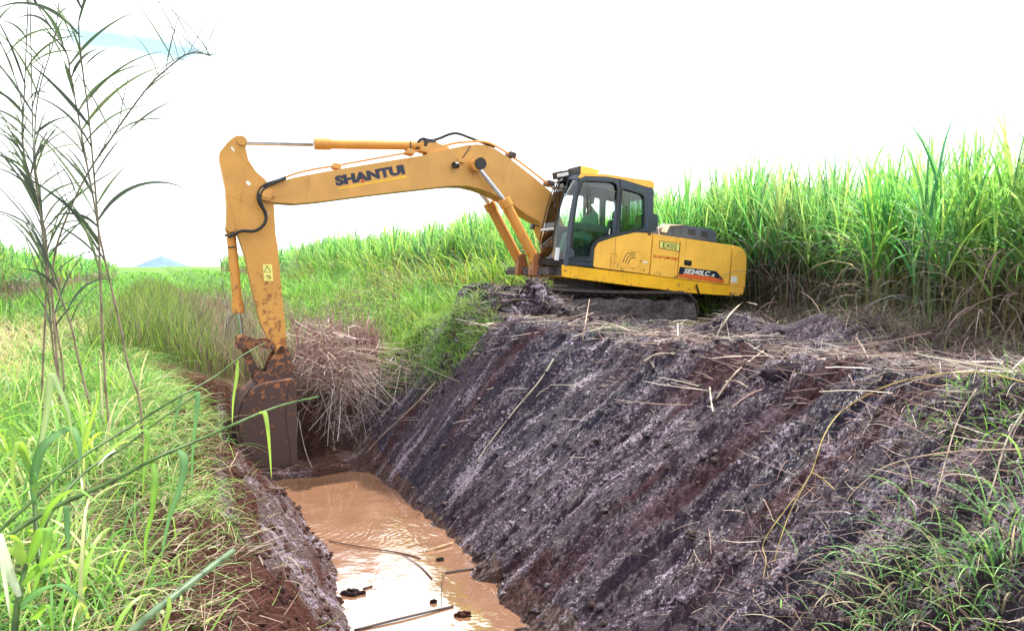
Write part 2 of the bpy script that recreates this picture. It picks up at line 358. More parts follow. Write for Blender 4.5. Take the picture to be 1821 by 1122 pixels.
# wetness decides the gloss
n3 = N(t, 'ShaderNodeTexNoise'); n3.inputs['Scale'].default_value = 2.0; n3.inputs['Detail'].default_value = 7; t.links.new(mps.outputs[0], n3.inputs['Vector'])
q = N(t, 'ShaderNodeMapRange'); q.inputs['From Min'].default_value = .40; q.inputs['From Max'].default_value = .60
q.inputs['To Min'].default_value = .25; q.inputs['To Max'].default_value = 1.05; t.links.new(n3.outputs[0], q.inputs['Value'])
wm = N(t, 'ShaderNodeMath', operation='MULTIPLY'); t.links.new(wet.outputs['Fac'], wm.inputs[0]); t.links.new(q.outputs[0], wm.inputs[1])
ro = N(t, 'ShaderNodeMapRange'); ro.inputs['To Min'].default_value = .9; ro.inputs['To Max'].default_value = .27; t.links.new(wm.outputs[0], ro.inputs['Value'])
t.links.new(ro.outputs[0], b.inputs['Roughness'])
sp = N(t, 'ShaderNodeMapRange'); sp.inputs['To Min'].default_value = .15; b.inputs['IOR'].default_value = 1.5; sp.inputs['To Max'].default_value = .75; t.links.new(wm.outputs[0], sp.inputs['Value'])
t.links.new(sp.outputs[0], b.inputs['Specular IOR Level'])

# ------------------------------------------------------------------ ground sheet
def grow(a, b, step, far, k=1.13):
    mid = list(np.arange(a, b, step)); lo = []; hi = []; st = step; x = a
    while x > -far: st *= k; x -= st; lo.append(x)
    st = step; x = mid[-1]
    while x < far: st *= k; x += st; hi.append(x)
    return np.array(lo[::-1] + mid + hi)
gv = grow(-4.6, 9.0, .022, 3500); gs = grow(-3.4, 6.4, .023, 3500)
S, V = np.meshgrid(gs, gv, indexing='ij'); X, Y = xy(S, V); Z = height(X, Y)
ns, nv_ = S.shape
co = np.stack([X, Y, Z], -1).reshape(-1, 3)
idx = np.arange(ns * nv_).reshape(ns, nv_)
fa = np.stack([idx[:-1, :-1], idx[1:, :-1], idx[1:, 1:], idx[:-1, 1:]], -1).reshape(-1, 4)
def npmesh(name, co, fa, cols=None, mat_=None, smooth=False, attrs=None):
    me = bpy.data.meshes.new(name)
    me.vertices.add(len(co)); me.vertices.foreach_set('co', np.ascontiguousarray(co, dtype=np.float32).ravel())
    k = fa.shape[1]
    me.loops.add(fa.size); me.loops.foreach_set('vertex_index', np.ascontiguousarray(fa, dtype=np.int32).ravel())
    me.polygons.add(len(fa)); me.polygons.foreach_set('loop_start', np.arange(0, fa.size, k, dtype=np.int32))
    me.polygons.foreach_set('use_smooth', np.full(len(fa), smooth))
    me.update(calc_edges=True)
    if cols is not None:
        at_ = me.color_attributes.new('Col', 'FLOAT_COLOR', 'POINT')
        at_.data.foreach_set('color', np.concatenate([cols, np.ones((len(cols), 1))], 1).astype(np.float32).ravel())
    for k2, a2 in (attrs or {}).items():
        at_ = me.attributes.new(k2, 'FLOAT', 'POINT'); at_.data.foreach_set('value', a2.astype(np.float32).ravel())
    return me
crv = 4.0 - 1.05 * ss(1.5, 5.2, V)
dugm = (1 - ss(8.2, 8.9, V))
mudR = ss(.3, .5, S) * (1 - ss(crv + 3.1, crv + 4.6, S + .8 * fbm(X * .6, Y * .6, 60, 3))) * (1 - ss(8.2, 9, V)) * ss(-14, -9, V)
mudL = ss(.2, .5, -S) * (1 - ss(3.0, 3.35, -S + .25 * fbm(X * 1.5, Y * 1.5, 61, 3))) * dugm
bedm = (np.abs(S) < 1.0) * dugm
def c3(*c): return np.array(c)[None, None, :]
purple = c3(.048, .024, .048); blue = c3(.028, .022, .050); redd = c3(.075, .026, .028); lightm = c3(.095, .066, .098)
v2 = V + .3 * S
k1 = ss(-.15, .35, fbm(v2 * 1.3, S * .35, 70, 3))[..., None]; k2 = ss(.12, .4, fbm(v2 * 2.1 + 5, S * .45, 71, 3))[..., None]
k3 = ss(.05, .45, fbm(v2 * 3.1, S * .6, 72, 4))[..., None]
colR = purple * (1 - k1) + blue * k1; colR = colR * (1 - .75 * k2) + redd * .75 * k2; colR = colR * (1 - .55 * k3) + lightm * .55 * k3
brown = c3(.10, .036, .028); grayL = c3(.125, .078, .078)
kk = ss(-.15, .35, fbm(V * .7, S * 5, 73, 3) + .75 * (1.9 + S))[..., None]
colL = brown * (1 - kk) + grayL * kk
k4 = ss(-.3, .3, fbm(X * .9, Y * .9, 74, 4))[..., None]
kf = ss(30, 70, np.hypot(X, Y))[..., None]
base = (c3(.16, .12, .06) * (1 - k4) + c3(.07, .09, .03) * k4) * (1 - kf) + c3(.13, .26, .06) * kf
col = base * np.ones_like(X)[..., None]
col = col * (1 - mudR[..., None]) + colR * mudR[..., None]
col = col * (1 - mudL[..., None]) + colL * mudL[..., None]
col = np.where(bedm[..., None] > .5, c3(.10, .05, .042), col)
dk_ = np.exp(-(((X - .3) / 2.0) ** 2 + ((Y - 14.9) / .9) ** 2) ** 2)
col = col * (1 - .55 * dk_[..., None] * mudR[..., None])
wet_glint_v = (1 - .6 * dk_) * np.clip(mudR * (.75 + .4 * ss(0, .4, fbm(v2 * 1.7, S * .4, 75, 3))) * (1 - .75 * k2[..., 0]) * (1 - .45 * ss(crv + .3, crv + 1.2, S)) + mudL * .75 * kk[..., 0], 0, 1)  # wetness for the gloss, also masks the painted glint specks
me = npmesh('ground', co, fa, col.reshape(-1, 3), smooth=True, attrs={'Wet': wet_glint_v})
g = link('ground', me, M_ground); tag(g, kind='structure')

# ------------------------------------------------------------------ muddy water
m, t, b = mat('muddy_water'); M_water = m
geo = N(t, 'ShaderNodeNewGeometry')
c, _, _ = noise_mix(t, (.25, .125, .07), (.31, .165, .095), 1.6, .35, .65, geo.outputs['Position']); t.links.new(c, b.inputs['Base Color'])
b.inputs['Roughness'].default_value = .045; b.inputs['IOR'].default_value = 2.9; b.inputs['Specular IOR Level'].default_value = 1.0
sb = N(t, 'ShaderNodeVectorMath', operation='DISTANCE'); cw = ground_hit(640, 985); cw.z = 0; sb.inputs[1].default_value = (cw.x - .9, cw.y + .1, 0)
t.links.new(geo.outputs['Position'], sb.inputs[0])
dn = N(t, 'ShaderNodeTexNoise'); dn.inputs['Scale'].default_value = 3; t.links.new(geo.outputs['Position'], dn.inputs['Vector'])
ph = N(t, 'ShaderNodeMath', operation='MULTIPLY_ADD'); ph.inputs[1].default_value = 52; t.links.new(sb.outputs['Value'], ph.inputs[0])
dn2 = N(t, 'ShaderNodeMath', operation='MULTIPLY'); dn2.inputs[1].default_value = 26; t.links.new(dn.outputs[0], dn2.inputs[0]); t.links.new(dn2.outputs[0], ph.inputs[2])
sn = N(t, 'ShaderNodeMath', operation='SINE'); t.links.new(ph.outputs[0], sn.inputs[0])
fo = N(t, 'ShaderNodeMapRange'); fo.inputs['From Min'].default_value = 2.1; fo.inputs['From Max'].default_value = 3.4; fo.inputs['To Min'].default_value = 0; fo.inputs['To Max'].default_value = 1
sxyz = N(t, 'ShaderNodeSeparateXYZ'); t.links.new(geo.outputs['Position'], sxyz.inputs[0])
# ripples die out away from a band in the middle of the pool
bd = N(t, 'ShaderNodeMath', operation='SUBTRACT'); bd.inputs[1].default_value = 11.0; t.links.new(sxyz.outputs['Y'], bd.inputs[0])
ab = N(t, 'ShaderNodeMath', operation='ABSOLUTE'); t.links.new(bd.outputs[0], ab.inputs[0])
fm = N(t, 'ShaderNodeMapRange'); fm.inputs['From Min'].default_value = .1; fm.inputs['From Max'].default_value = .9; fm.inputs['To Min'].default_value = 1; fm.inputs['To Max'].default_value = .0
t.links.new(ab.outputs[0], fm.inputs['Value'])
am = N(t, 'ShaderNodeMath', operation='MULTIPLY'); t.links.new(sn.outputs[0], am.inputs[0]); t.links.new(fm.outputs[0], am.inputs[1])
n5 = N(t, 'ShaderNodeTexNoise'); n5.inputs['Scale'].default_value = 2.2; n5.inputs['Detail'].default_value = 3; t.links.new(geo.outputs['Position'], n5.inputs['Vector'])
as_ = N(t, 'ShaderNodeMath', operation='MULTIPLY_ADD'); as_.inputs[1].default_value = .10; t.links.new(am.outputs[0], as_.inputs[0]); t.links.new(n5.outputs[0], as_.inputs[2])
bump(t, b, as_.outputs[0], .03, .55)
bm = bmesh.new()
vs = []
for s_, v_ in ((-1.6, -9), (1.6, -9), (1.6, 7.6), (-1.6, 7.6)):
    x_, y_ = xy(s_, v_); vs.append(bm.verts.new((x_, y_, 0)))
bm.faces.new(vs)
wo = fin(bm, 'water', M_water); tag(wo, kind='structure')

# far hill, with the haze of distance painted in as its blue colour
bm = bmesh.new()
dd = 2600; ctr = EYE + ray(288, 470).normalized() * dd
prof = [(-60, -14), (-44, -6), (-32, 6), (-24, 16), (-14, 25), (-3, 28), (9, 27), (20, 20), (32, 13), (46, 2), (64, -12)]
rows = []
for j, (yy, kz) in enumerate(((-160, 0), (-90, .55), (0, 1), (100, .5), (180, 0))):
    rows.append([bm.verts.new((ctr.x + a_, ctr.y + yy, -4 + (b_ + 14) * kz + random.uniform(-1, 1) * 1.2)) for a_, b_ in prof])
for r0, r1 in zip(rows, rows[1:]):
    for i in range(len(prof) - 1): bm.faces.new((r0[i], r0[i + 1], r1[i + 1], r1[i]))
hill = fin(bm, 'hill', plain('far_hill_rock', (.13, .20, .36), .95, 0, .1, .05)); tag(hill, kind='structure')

# ------------------------------------------------------------------ blades
class Veg:
    def __init__(s): s.co = []; s.fa = []; s.cl = []; s.n = 0
    def add(s, P, az, Ln, th0, bend, W, nseg, cb, ct, tw=None, p=1.3, tipw=.05, shape='blade'):
        n = len(P)
        if n == 0: return
        tw = np.zeros(n) if tw is None else tw
        t = np.linspace(0, 1, nseg + 1)[None, :]
        tm = (t[:, 1:] + t[:, :-1]) / 2
        th = th0[:, None] + bend[:, None] * tm ** p
        ca, sa = np.cos(az)[:, None], np.sin(az)[:, None]
        d = np.stack([np.sin(th) * ca, np.sin(th) * sa, np.cos(th)], -1)
        pts = P[:, None, :] + np.concatenate([np.zeros((n, 1, 3)), np.cumsum(d, 1)], 1) * (Ln / nseg)[:, None, None]
        dt = np.concatenate([d, d[:, -1:]], 1)
        side = np.stack([-sa + 0 * t, ca + 0 * t, 0 * t + 0 * sa], -1)
        up = np.cross(dt, side)
        side = side * np.cos(tw)[:, None, None] + up * np.sin(tw)[:, None, None]
        wp_ = np.minimum(1, .45 + t * 4) * (np.maximum(1 - t, 0) ** .75) + tipw if shape == 'blade' else 1 - .45 * t
        hw = (W[:, None] * wp_ / 2)[..., None]
        v = np.stack([pts - side * hw, pts + side * hw], 2)
        base = s.n + (np.arange(n) * (nseg + 1) * 2)[:, None] + (np.arange(nseg) * 2)[None, :]
        f = np.stack([base, base + 1, base + 3, base + 2], -1).reshape(-1, 4)
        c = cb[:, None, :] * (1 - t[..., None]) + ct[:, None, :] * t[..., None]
        c = np.repeat(c[:, :, None, :], 2, 2)
        s.co.append(v.reshape(-1, 3)); s.fa.append(f); s.cl.append(c.reshape(-1, 3)); s.n += n * (nseg + 1) * 2
        return s
    def arrays(s): return np.concatenate(s.co), np.concatenate(s.fa), np.concatenate(s.cl)
    def stamp(s, tmpl, P, rot, sc_, tint, sz=None):
        co, fa, cl = tmpl; n = len(P); sz = sc_ if sz is None else sz
        c, sn_ = np.cos(rot)[:, None], np.sin(rot)[:, None]
        x = co[None, :, 0] * sc_[:, None]; y = co[None, :, 1] * sc_[:, None]; z = co[None, :, 2] * sz[:, None]
        o = np.stack([x * c - y * sn_ + P[:, 0:1], x * sn_ + y * c + P[:, 1:2], z + P[:, 2:3]], -1)
        s.co.append(o.reshape(-1, 3)); s.fa.append((fa[None] + (np.arange(n) * len(co))[:, None, None] + s.n).reshape(-1, 4))
        s.cl.append((cl[None] * tint[:, None, :]).reshape(-1, 3)); s.n += n * len(co)
    def build(s, name, m_, parent=None):
        co, fa, cl = s.arrays(); return link(name, npmesh(name, co, fa, np.clip(cl, 0, 1), smooth=True), m_, parent)
def U_(a, b, n): return rng.uniform(a, b, n)
def pick(cols, n, jit=.15):
    c = np.array(cols)[rng.integers(0, len(cols), n)]
    return c * (1 + rng.uniform(-jit, jit, (n, 1))) * (1 + rng.uniform(-jit * .3, jit * .3, (n, 3)))
GREENS = [(.10, .25, .05), (.15, .34, .07), (.21, .43, .09), (.07, .19, .05), (.28, .46, .12)]
CGREEN = [(.12, .29, .09), (.18, .40, .11), (.26, .50, .14), (.08, .21, .09), (.36, .55, .16)]
DRYC = [(.42, .31, .19), (.30, .21, .14), (.50, .40, .27), (.22, .15, .11), (.36, .24, .19)]
PALE = [(.55, .47, .26), (.60, .55, .33), (.45, .40, .20), (.40, .46, .16)]
def grid_pts(s0, s1, v0, v1, step, jit=.4):
    a, b_ = np.meshgrid(np.arange(s0, s1, step), np.arange(v0, v1, step)); a = a.ravel(); b_ = b_.ravel()
    return a + U_(-jit, jit, len(a)) * step, b_ + U_(-jit, jit, len(b_)) * step
def field(n, dmin, dmax, amin, amax, cond, dpow=1.0):
    """points in a wedge in front of the camera, denser close by"""
    t_ = rng.random(n) ** dpow; d = dmin * (dmax / dmin) ** t_
    a = np.radians(U_(amin, amax, n)); x = d * np.sin(a); y = d * np.cos(a)
    s, v = sv(x, y); k = cond(s, v, x, y); x, y = x[k], y[k]
    return np.stack([x, y, height(x, y) - .02], -1), s[k], v[k], d[k]

# left bank meadow
G = Veg()
P, s, v, d = field(64000, 2.6, 34, -42, 8, lambda s, v, x, y: (s < -3.1 + .3 * fbm(v * 2, s * 2, 80, 2)) & (s > -12) & (np.hypot(x, y) > 2.6) & (rng.random(len(x)) < .30 + .7 * np.clip(ss(5.5, 8.5, np.hypot(x, y)) + .5 * ss(-4.6, -5.4, s) + .3 * ss(.1, .4, fbm(x * 1.2, y * 1.2, 85, 2)), 0, 1)))
n = len(P); sc_ = np.clip(d / 8, .75, 2.0)
hgt = U_(.22, .62, n) * (1 + .25 * ss(6, 18, d)); hgt *= np.where(s > -3.6, .7, 1) * np.where(d < 5, .75, 1)
pale = (rng.random(n) < .75 * ss(9, 13, d) * (1 - ss(24, 34, d)) * ss(-3.5, -6.5, s)) | (rng.random(n) < .10)
cb = np.where(pale[:, None], pick(PALE, n), pick(GREENS, n)); 
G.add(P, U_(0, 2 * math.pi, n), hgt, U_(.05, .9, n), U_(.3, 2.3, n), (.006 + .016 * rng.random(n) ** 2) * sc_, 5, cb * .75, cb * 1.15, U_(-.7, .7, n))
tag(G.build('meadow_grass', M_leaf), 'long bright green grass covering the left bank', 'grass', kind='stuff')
# trodden straw between the grass, close by
G = Veg()
P, s, v, d = field(15000, 2.4, 12, -44, 4, lambda s, v, x, y: (s < -2.45 + .35 * fbm(v * 2, s * 2, 87, 2)) & (s > -9))
P[:, 2] += U_(.02, .10, len(P)); n = len(P); cb = pick(DRYC + DRYC[1:4] + [(.20, .15, .11)] + GREENS, n)
G.add(P, U_(0, 2 * math.pi, n), U_(.12, .42, n), U_(1.2, 1.65, n), U_(-.3, .7, n), U_(.003, .008, n), 3, cb, cb, U_(-1.5, 1.5, n))
tag(G.build('trampled_straw', M_dry), 'pale trampled straw lying under the grass of the left bank', 'straw', kind='stuff')
# grass hanging over the cut edge of the left bank
G = Veg()
n = 4600; v = U_(-1.0, 9, n); s = -3.15 + .25 * ss(1, 4, v) - .5 * ss(5, 7, v) + rng.normal(0, .33, n) + .25 * fbm(v * 2, v * 0, 82, 2); x, y = xy(s, v)
keep = fbm(v * 1.4, v * 0 + 3, 83, 2) > -.35; x, y, v, s = x[keep], y[keep], v[keep], s[keep]; n = len(x)
P = np.stack([x, y, height(x, y)], -1); az = math.atan2(NN[1], NN[0]) + rng.normal(0, 1.25, n); cb = pick(GREENS + PALE[:1], n)
G.add(P, az, U_(.2, .75, n), U_(.2, 1.3, n), U_(.7, 2.3, n), U_(.006, .016, n), 6, cb * .8, cb * 1.2, U_(-.6, .6, n))
tag(G.build('hanging_grass', M_leaf), 'grass hanging over the cut edge of the left bank', 'grass', kind='stuff')

# verge on the right beyond the machine, and the part of the ditch not dug yet
ca_, sa_ = math.cos(YAW), math.sin(YAW)
def offmachine(x, y): 
    lx = (x - OM.x) * -ca_ - (y - OM.y) * sa_; ly = (x - OM.x) * sa_ - (y - OM.y) * ca_
    return ~((np.abs(lx + .1) < 3.4) & (np.abs(ly) < 2.0))
G = Veg()
P, s, v, d = field(52000, 12.5, 75, -24, 20, lambda s, v, x, y: (s > 1.0 + .8 * fbm(v * .6, s * .5, 86, 2)) & (s < 9.8) & (v > 6.3 + 2.4 * (s < 3.3)) & offmachine(x, y))
n = len(P); cb = pick(GREENS + [(.34, .48, .10)], n); sc_ = np.clip(d / 11, 1, 4)
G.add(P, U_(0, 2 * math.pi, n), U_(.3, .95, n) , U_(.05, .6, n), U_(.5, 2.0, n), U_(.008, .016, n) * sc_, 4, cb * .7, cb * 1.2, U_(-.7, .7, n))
s_, v_ = grid_pts(1.8, 7.5, 8.6, 45, .62); k = (rng.random(len(s_)) < .25 + .6 * ss(2.5, 6.5, s_)) & (fbm(s_ * .5, v_ * .4, 95, 2) > -.25) & (s_ > 1.6 + 1.2 * (v_ < 10)); s_, v_ = s_[k], v_[k]
x, y = xy(s_, v_); P = np.stack([x, y, height(x, y, False) - .25], -1); w_ = rng.integers(0, 4, len(P)); VT = []
for i in range(4):
    T = Veg(); m_ = 90; a_ = U_(0, 6.28, m_); r_ = .34 * np.sqrt(rng.random(m_)); cb = pick(GREENS + [(.34, .50, .14)], m_)
    T.add(np.stack([r_ * np.cos(a_), r_ * np.sin(a_), U_(0, .5, m_)], -1), a_ + U_(-.6, .6, m_), U_(.6, 1.15, m_), U_(.0, .55, m_), U_(.5, 2.3, m_), U_(.014, .030, m_), 5, cb * .65, cb * 1.15, U_(-.7, .7, m_)); VT.append(T.arrays())
z_ = U_(.4, 1.0, len(P)) * (1 + 1.2 * ss(3.2, 6.8, s_)); tint = 1 + rng.uniform(-.25, .25, (len(P), 3)) * [1, .9, 1]; br_ = rng.random(len(P)) < .20; tint = np.where(br_[:, None], np.array([1.35, .62, .9]) * U_(.5, 1.0, len(P))[:, None], tint)
for i in range(4): k = w_ == i; G.stamp(VT[i], P[k], U_(0, 6.28, k.sum()), z_[k], tint[k], z_[k])
tag(G.build('verge_grass', M_leaf), 'tall light green grass between the ditch and the cane behind the digger', 'grass', kind='stuff')
G = Veg()
P, s, v, d = field(40000, 14, 80, -32, 4, lambda s, v, x, y: (s > -4.2) & (s < 1.9) & (v > 8.9))
n = len(P); sc_ = np.clip(d / 11, 1, 4)
dryp = rng.random(n) < np.clip(.85 * ss(-3.0, -.8, s + .6 * fbm(v * .4, s * .4, 84, 2)) * (1 - ss(40, 60, v)), .12, 1)
cb = np.where(dryp[:, None], pick([(.26, .18, .14), (.18, .13, .10), (.34, .26, .19), (.13, .12, .07), (.10, .08, .07)], n), pick([(.10, .16, .045), (.14, .24, .05), (.07, .11, .04), (.22, .34, .07)], n))
G.add(P, U_(0, 2 * math.pi, n), U_(.6, 1.5, n), U_(.0, .35, n), U_(.1, 1.1, n), U_(.007, .014, n) * sc_, 4, cb * .7, cb * 1.15, U_(-.7, .7, n))
tag(G.build('ditch_reeds', M_leaf), 'olive and brown reeds filling the undug ditch behind the bucket', 'reeds', kind='stuff')

# ------------------------------------------------------------------ sugar cane
def cane_template(nst, nl, nseg, seed, wide=1.0, dry=1.0, rad=.38):
    """one stool of cane: standing stalks, arching leaves, dead leaves hanging below"""
    global rng
    keep_ = rng; rng = np.random.default_rng(seed); T = Veg()
    for i in range(nst):
        a = U_(0, 6.28, 1)[0]; r = rad * math.sqrt(rng.random()); hs_ = rng.uniform(1.25, 1.95)
        bx_, by_ = r * math.cos(a), r * math.sin(a); la, lt = rng.uniform(0, 6.28), rng.uniform(0, .26)
        P = np.array([[bx_, by_, 0]]); c_ = pick([(.20, .17, .10), (.26, .22, .15), (.17, .20, .08)], 1)
        T.add(P, np.array([la]), np.array([hs_]), np.array([lt]), np.array([.1]), np.array([.028 * wide]), 2, c_, c_, np.array([0.]), shape='stalk')
        hh = hs_ * np.linspace(.55, 1.0, nl); P = np.stack([bx_ + np.cos(la) * np.sin(lt) * hh, by_ + np.sin(la) * np.sin(lt) * hh, hh], -1)
        az = a * .6 + np.arange(nl) * 2.6 + U_(-.6, .6, nl); top = (np.arange(nl) / max(nl - 1, 1))
        cb = pick(CGREEN, nl); 
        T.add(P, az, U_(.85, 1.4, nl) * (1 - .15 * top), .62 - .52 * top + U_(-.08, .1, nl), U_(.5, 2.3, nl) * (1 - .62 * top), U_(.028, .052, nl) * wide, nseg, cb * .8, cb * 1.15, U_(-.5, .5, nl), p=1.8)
    nd = int(nst * 5.0 * dry)
    if nd:
        a = U_(0, 6.28, nd); r = rad * np.sqrt(rng.random(nd)) * 1.15; P = np.stack([r * np.cos(a), r * np.sin(a), U_(.1, 1.3, nd)], -1)
        cb = pick([(.34, .28, .25), (.24, .19, .18), (.42, .36, .32), (.16, .13, .13), (.13, .17, .09)], nd) * .9
        T.add(P, a + U_(-1, 1, nd), U_(.5, 1.1, nd), U_(.5, 1.5, nd), U_(.9, 2.0, nd), U_(.012, .028, nd) * wide, max(3, nseg - 2), cb, cb, U_(-.8, .8, nd), p=.8)
    r_ = T.arrays(); rng = keep_; return r_
near_t = [cane_template(11, 9, 6, 100 + i) for i in range(7)]
far_t = [cane_template(8, 7, 4, 200 + i, 1.7, .7, .5) for i in range(5)]
vfar_t = [cane_template(6, 5, 3, 300 + i, 4.0, .4, .8) for i in range(4)]
def plant(G, T, s, v, hs0, hs1):
    x, y = xy(s, v); P = np.stack([x, y, height(x, y, False) - .03], -1); w_ = rng.integers(0, len(T), len(P))
    pxx = 910 + F * x / np.maximum(y, 1); z_ = U_(hs0, hs1, len(P)) * (1 + .15 * fbm(x * .5, y * .5, 90, 2)) * (1 - .20 * np.exp(-((pxx - 1060) / 75) ** 2)) * (1 + .17 * np.exp(-((pxx - 1360) / 200) ** 2)) * (1 - .06 * ss(1560, 1750, pxx)); tint = 1 + rng.uniform(-.2, .2, (len(P), 3)) * [1, .8, 1]
    for i in range(len(T)):
        k = w_ == i
        G.stamp(T[i], P[k], U_(0, 6.28, k.sum()), z_[k] * .98, tint[k], z_[k])
def edge(v): return 7.7 + 2.9 * np.exp(-((v - 5.2) / 3.9) ** 4) + .5 * fbm(v * .35, v * 0, 91, 2) + .5 * (1 - ss(-4, 3, v)) - 1.7 * ss(9.5, 13, v)
G = Veg()
s, v = grid_pts(7.4, 13.4, -5, 18, .56); k = s > edge(v); k &= offmachine(*xy(s, v)) & (rng.random(len(s)) < .88); plant(G, near_t, s[k], v[k], 1.10, 1.34)
s, v = grid_pts(6.6, 13, 18, 50, .85); k = s > edge(v) - 1.3 + .8 * fbm(v * .2, s * .2, 94, 2); plant(G, far_t, s[k], v[k], 1.05, 1.22)
s, v = grid_pts(13.4, 18, -5, 18, 1.0); plant(G, far_t, s, v, 1.12, 1.3)
s, v = grid_pts(7.8, 22, 50, 130, 1.8); plant(G, vfar_t, s, v, 1.05, 1.2)
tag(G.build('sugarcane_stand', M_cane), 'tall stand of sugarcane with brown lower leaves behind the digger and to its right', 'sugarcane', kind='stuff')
G = Veg()
s, v = grid_pts(-15, -10, 12, 46, .95); plant(G, far_t, s, v, 1.1, 1.3)
s, v = grid_pts(-30, -10, 46, 130, 2.2); plant(G, vfar_t, s, v, 1.1, 1.25)
tag(G.build('far_sugarcane', M_cane), 'sugarcane field on the rise at the far left beyond the meadow', 'sugarcane', kind='stuff')
# low growth in the valley between the two fields
G = Veg()
P, s, v, d = field(16000, 30, 260, -40, 6, lambda s, v, x, y: (s > -60) & (s < 9) & ((s > -10.5) | (v > 120)))
n = len(P); cb = pick(GREENS[:4], n); sc_ = d / 12
G.add(P, U_(0, 6.28, n), U_(.5, 1.1, n), U_(.1, .8, n), U_(.3, 1.5, n), .018 * sc_, 3, cb * .8, cb * 1.1, U_(-.7, .7, n))
tag(G.build('valley_grass', M_leaf), 'green growth on the valley floor towards the far blue hill', 'grass', kind='stuff')

# ------------------------------------------------------------------ straw, clods on the right bank
G = Veg()
n = 6500; v = U_(-5.5, 6.2, n); cr_ = 4.0 - 1.05 * ss(1.5, 5.2, v); s = cr_ + .3 + np.abs(rng.normal(0, 1.2, n)) * np.where(rng.random(n) < .2, -1, 1)
x, y = xy(s, v); k = offmachine(x, y) & (s < 8.5) & (rng.random(n) < .25 + .9 * ss(-.2, .25, fbm(x * 1.1, y * 1.1, 96, 3))); x, y = x[k], y[k]; n = len(x)
P = np.stack([x, y, height(x, y) + U_(0, .07, n)], -1); cb = pick([(.34, .26, .22), (.20, .14, .13), (.10, .07, .07), (.50, .43, .38), (.13, .09, .09), (.16, .11, .10)], n)
G.add(P, U_(0, 6.28, n), U_(.12, .62, n), U_(1.3, 1.75, n), U_(-.3, .5, n), U_(.004, .011, n), 3, cb, cb, U_(-1.5, 1.5, n), shape='stalk')
# loose litter on the slope, thick towards the lower right
n = 11000; v = U_(-6.2, 4, n); s = U_(1.0, 4.6, n); x_, y_ = xy(s, v); k = rng.random(n) < (.0 + .2 * ss(3.2, 4.2, s) + .95 * (1 - ss(-3.6, -1.2, v + .7 * fbm(x_ * .9, y_ * .9, 97, 2))) * ss(1.2, 2.2, s)); v, s = v[k], s[k]; n = len(v); x, y = xy(s, v)
P = np.stack([x, y, height(x, y) + U_(0, .05, n)], -1); cb = pick([(.42, .30, .26), (.30, .20, .19), (.20, .13, .12), (.44, .37, .30), (.34, .20, .17)], n)
G.add(P, U_(0, 6.28, n), U_(.08, .46, n), U_(1.0, 1.8, n), U_(-.7, 1.1, n), U_(.003, .010, n), 4, cb, cb, U_(-1.5, 1.5, n), shape='stalk')
tag(G.build('cane_litter', M_dry), 'broken dry cane litter strewn over the top of the dug bank', 'cane litter', kind='stuff')

def clod_mesh(n, ptf, rmin, rmax, name, mt):
    """many small lumps of earth as one mesh"""
    bmx = bmesh.new(); bmesh.ops.create_icosphere(bmx, subdivisions=2, radius=1)
    tv = np.array([q.co[:] for q in bmx.verts]); tf = np.array([[q.index for q in f_.verts] for f_ in bmx.faces]); bmx.free()
    P = ptf(n); n = len(P); cs, fs = [], []
    rr = rmin + (rmax - rmin) * rng.random(n) ** 4
    dn_ = 1 + .75 * np.stack([fbm(tv[:, 0] * 2 + i * 3.1, tv[:, 1] * 2 + tv[:, 2] * 1.7, 500 + i, 2) for i in range(12)])
    rot = U_(0, 6.28, n); w_ = rng.integers(0, 12, n)
    loc = tv[None] * dn_[w_][..., None] * rr[:, None, None] * np.stack([U_(.7, 1.4, n), U_(.7, 1.2, n), U_(.5, .85, n)], -1)[:, None, :]
    x = loc[..., 0] * np.cos(rot)[:, None] - loc[..., 1] * np.sin(rot)[:, None]; y = loc[..., 0] * np.sin(rot)[:, None] + loc[..., 1] * np.cos(rot)[:, None]
    co = np.stack([x, y, loc[..., 2]], -1) + P[:, None, :]
    fa = (tf[None] + (np.arange(n) * len(tv))[:, None, None]).reshape(-1, 3)
    c_ = np.repeat(pick([(.040, .028, .045), (.055, .038, .055), (.070, .036, .040), (.085, .065, .09)], n)[:, None, :], len(tv), 1).reshape(-1, 3)
    me_ = npmesh(name, co.reshape(-1, 3), fa, c_, smooth=True, attrs={'Wet': np.full(n * len(tv), .8)}); return link(name, me_, mt)
def cp(n):
    v = U_(-5, 6.3, n); s = U_(.75, 6.2, n); k = rng.random(n) < (.25 + .75 * ss(3.2, 4.6, s) + .6 * (1 - ss(.8, 1.5, s))); s, v = s[k], v[k]
    x, y = xy(s, v); k = offmachine(x, y); x, y = x[k], y[k]; return np.stack([x, y, height(x, y)], -1)
tag(clod_mesh(6500, cp, .010, .06, 'mud_clods', M_ground), 'wet crumbs and lumps of dark mud on the dug bank', 'mud', kind='stuff')

# heap of dead stalks pulled out behind the bucket
G = Veg()
hc = EYE + ray(588, 600) * 16.2
HC = [(.34, .20, .19), (.24, .13, .13), (.42, .29, .27), (.12, .07, .075), (.29, .16, .16)]
n = 2100; a = U_(0, 6.28, n); r = np.sqrt(rng.random(n)); hx = hc.x + r * np.cos(a) * .95 + .1; hy = hc.y + r * np.sin(a) * .75
kx = np.clip(1.55 - .42 * (hx - hc.x + .9) + .7 * fbm(hx * 2.0, hy * 2.0, 401, 2), .02, 1.7)
hz = np.maximum(height(hx, hy), 1.1) + kx * rng.random(n) ** .7 * 1.05
P = np.stack([hx, hy, hz], -1); cb = pick(HC, n)
up_ = rng.random(n) < .6
G.add(P, U_(0, 6.28, n), U_(.15, .6, n), np.where(up_, U_(0, .4, n), U_(.5, 2.6, n)), U_(-.2, 1.2, n), U_(.008, .026, n), 4, cb, cb * 1.1, U_(-1.5, 1.5, n), shape='stalk')
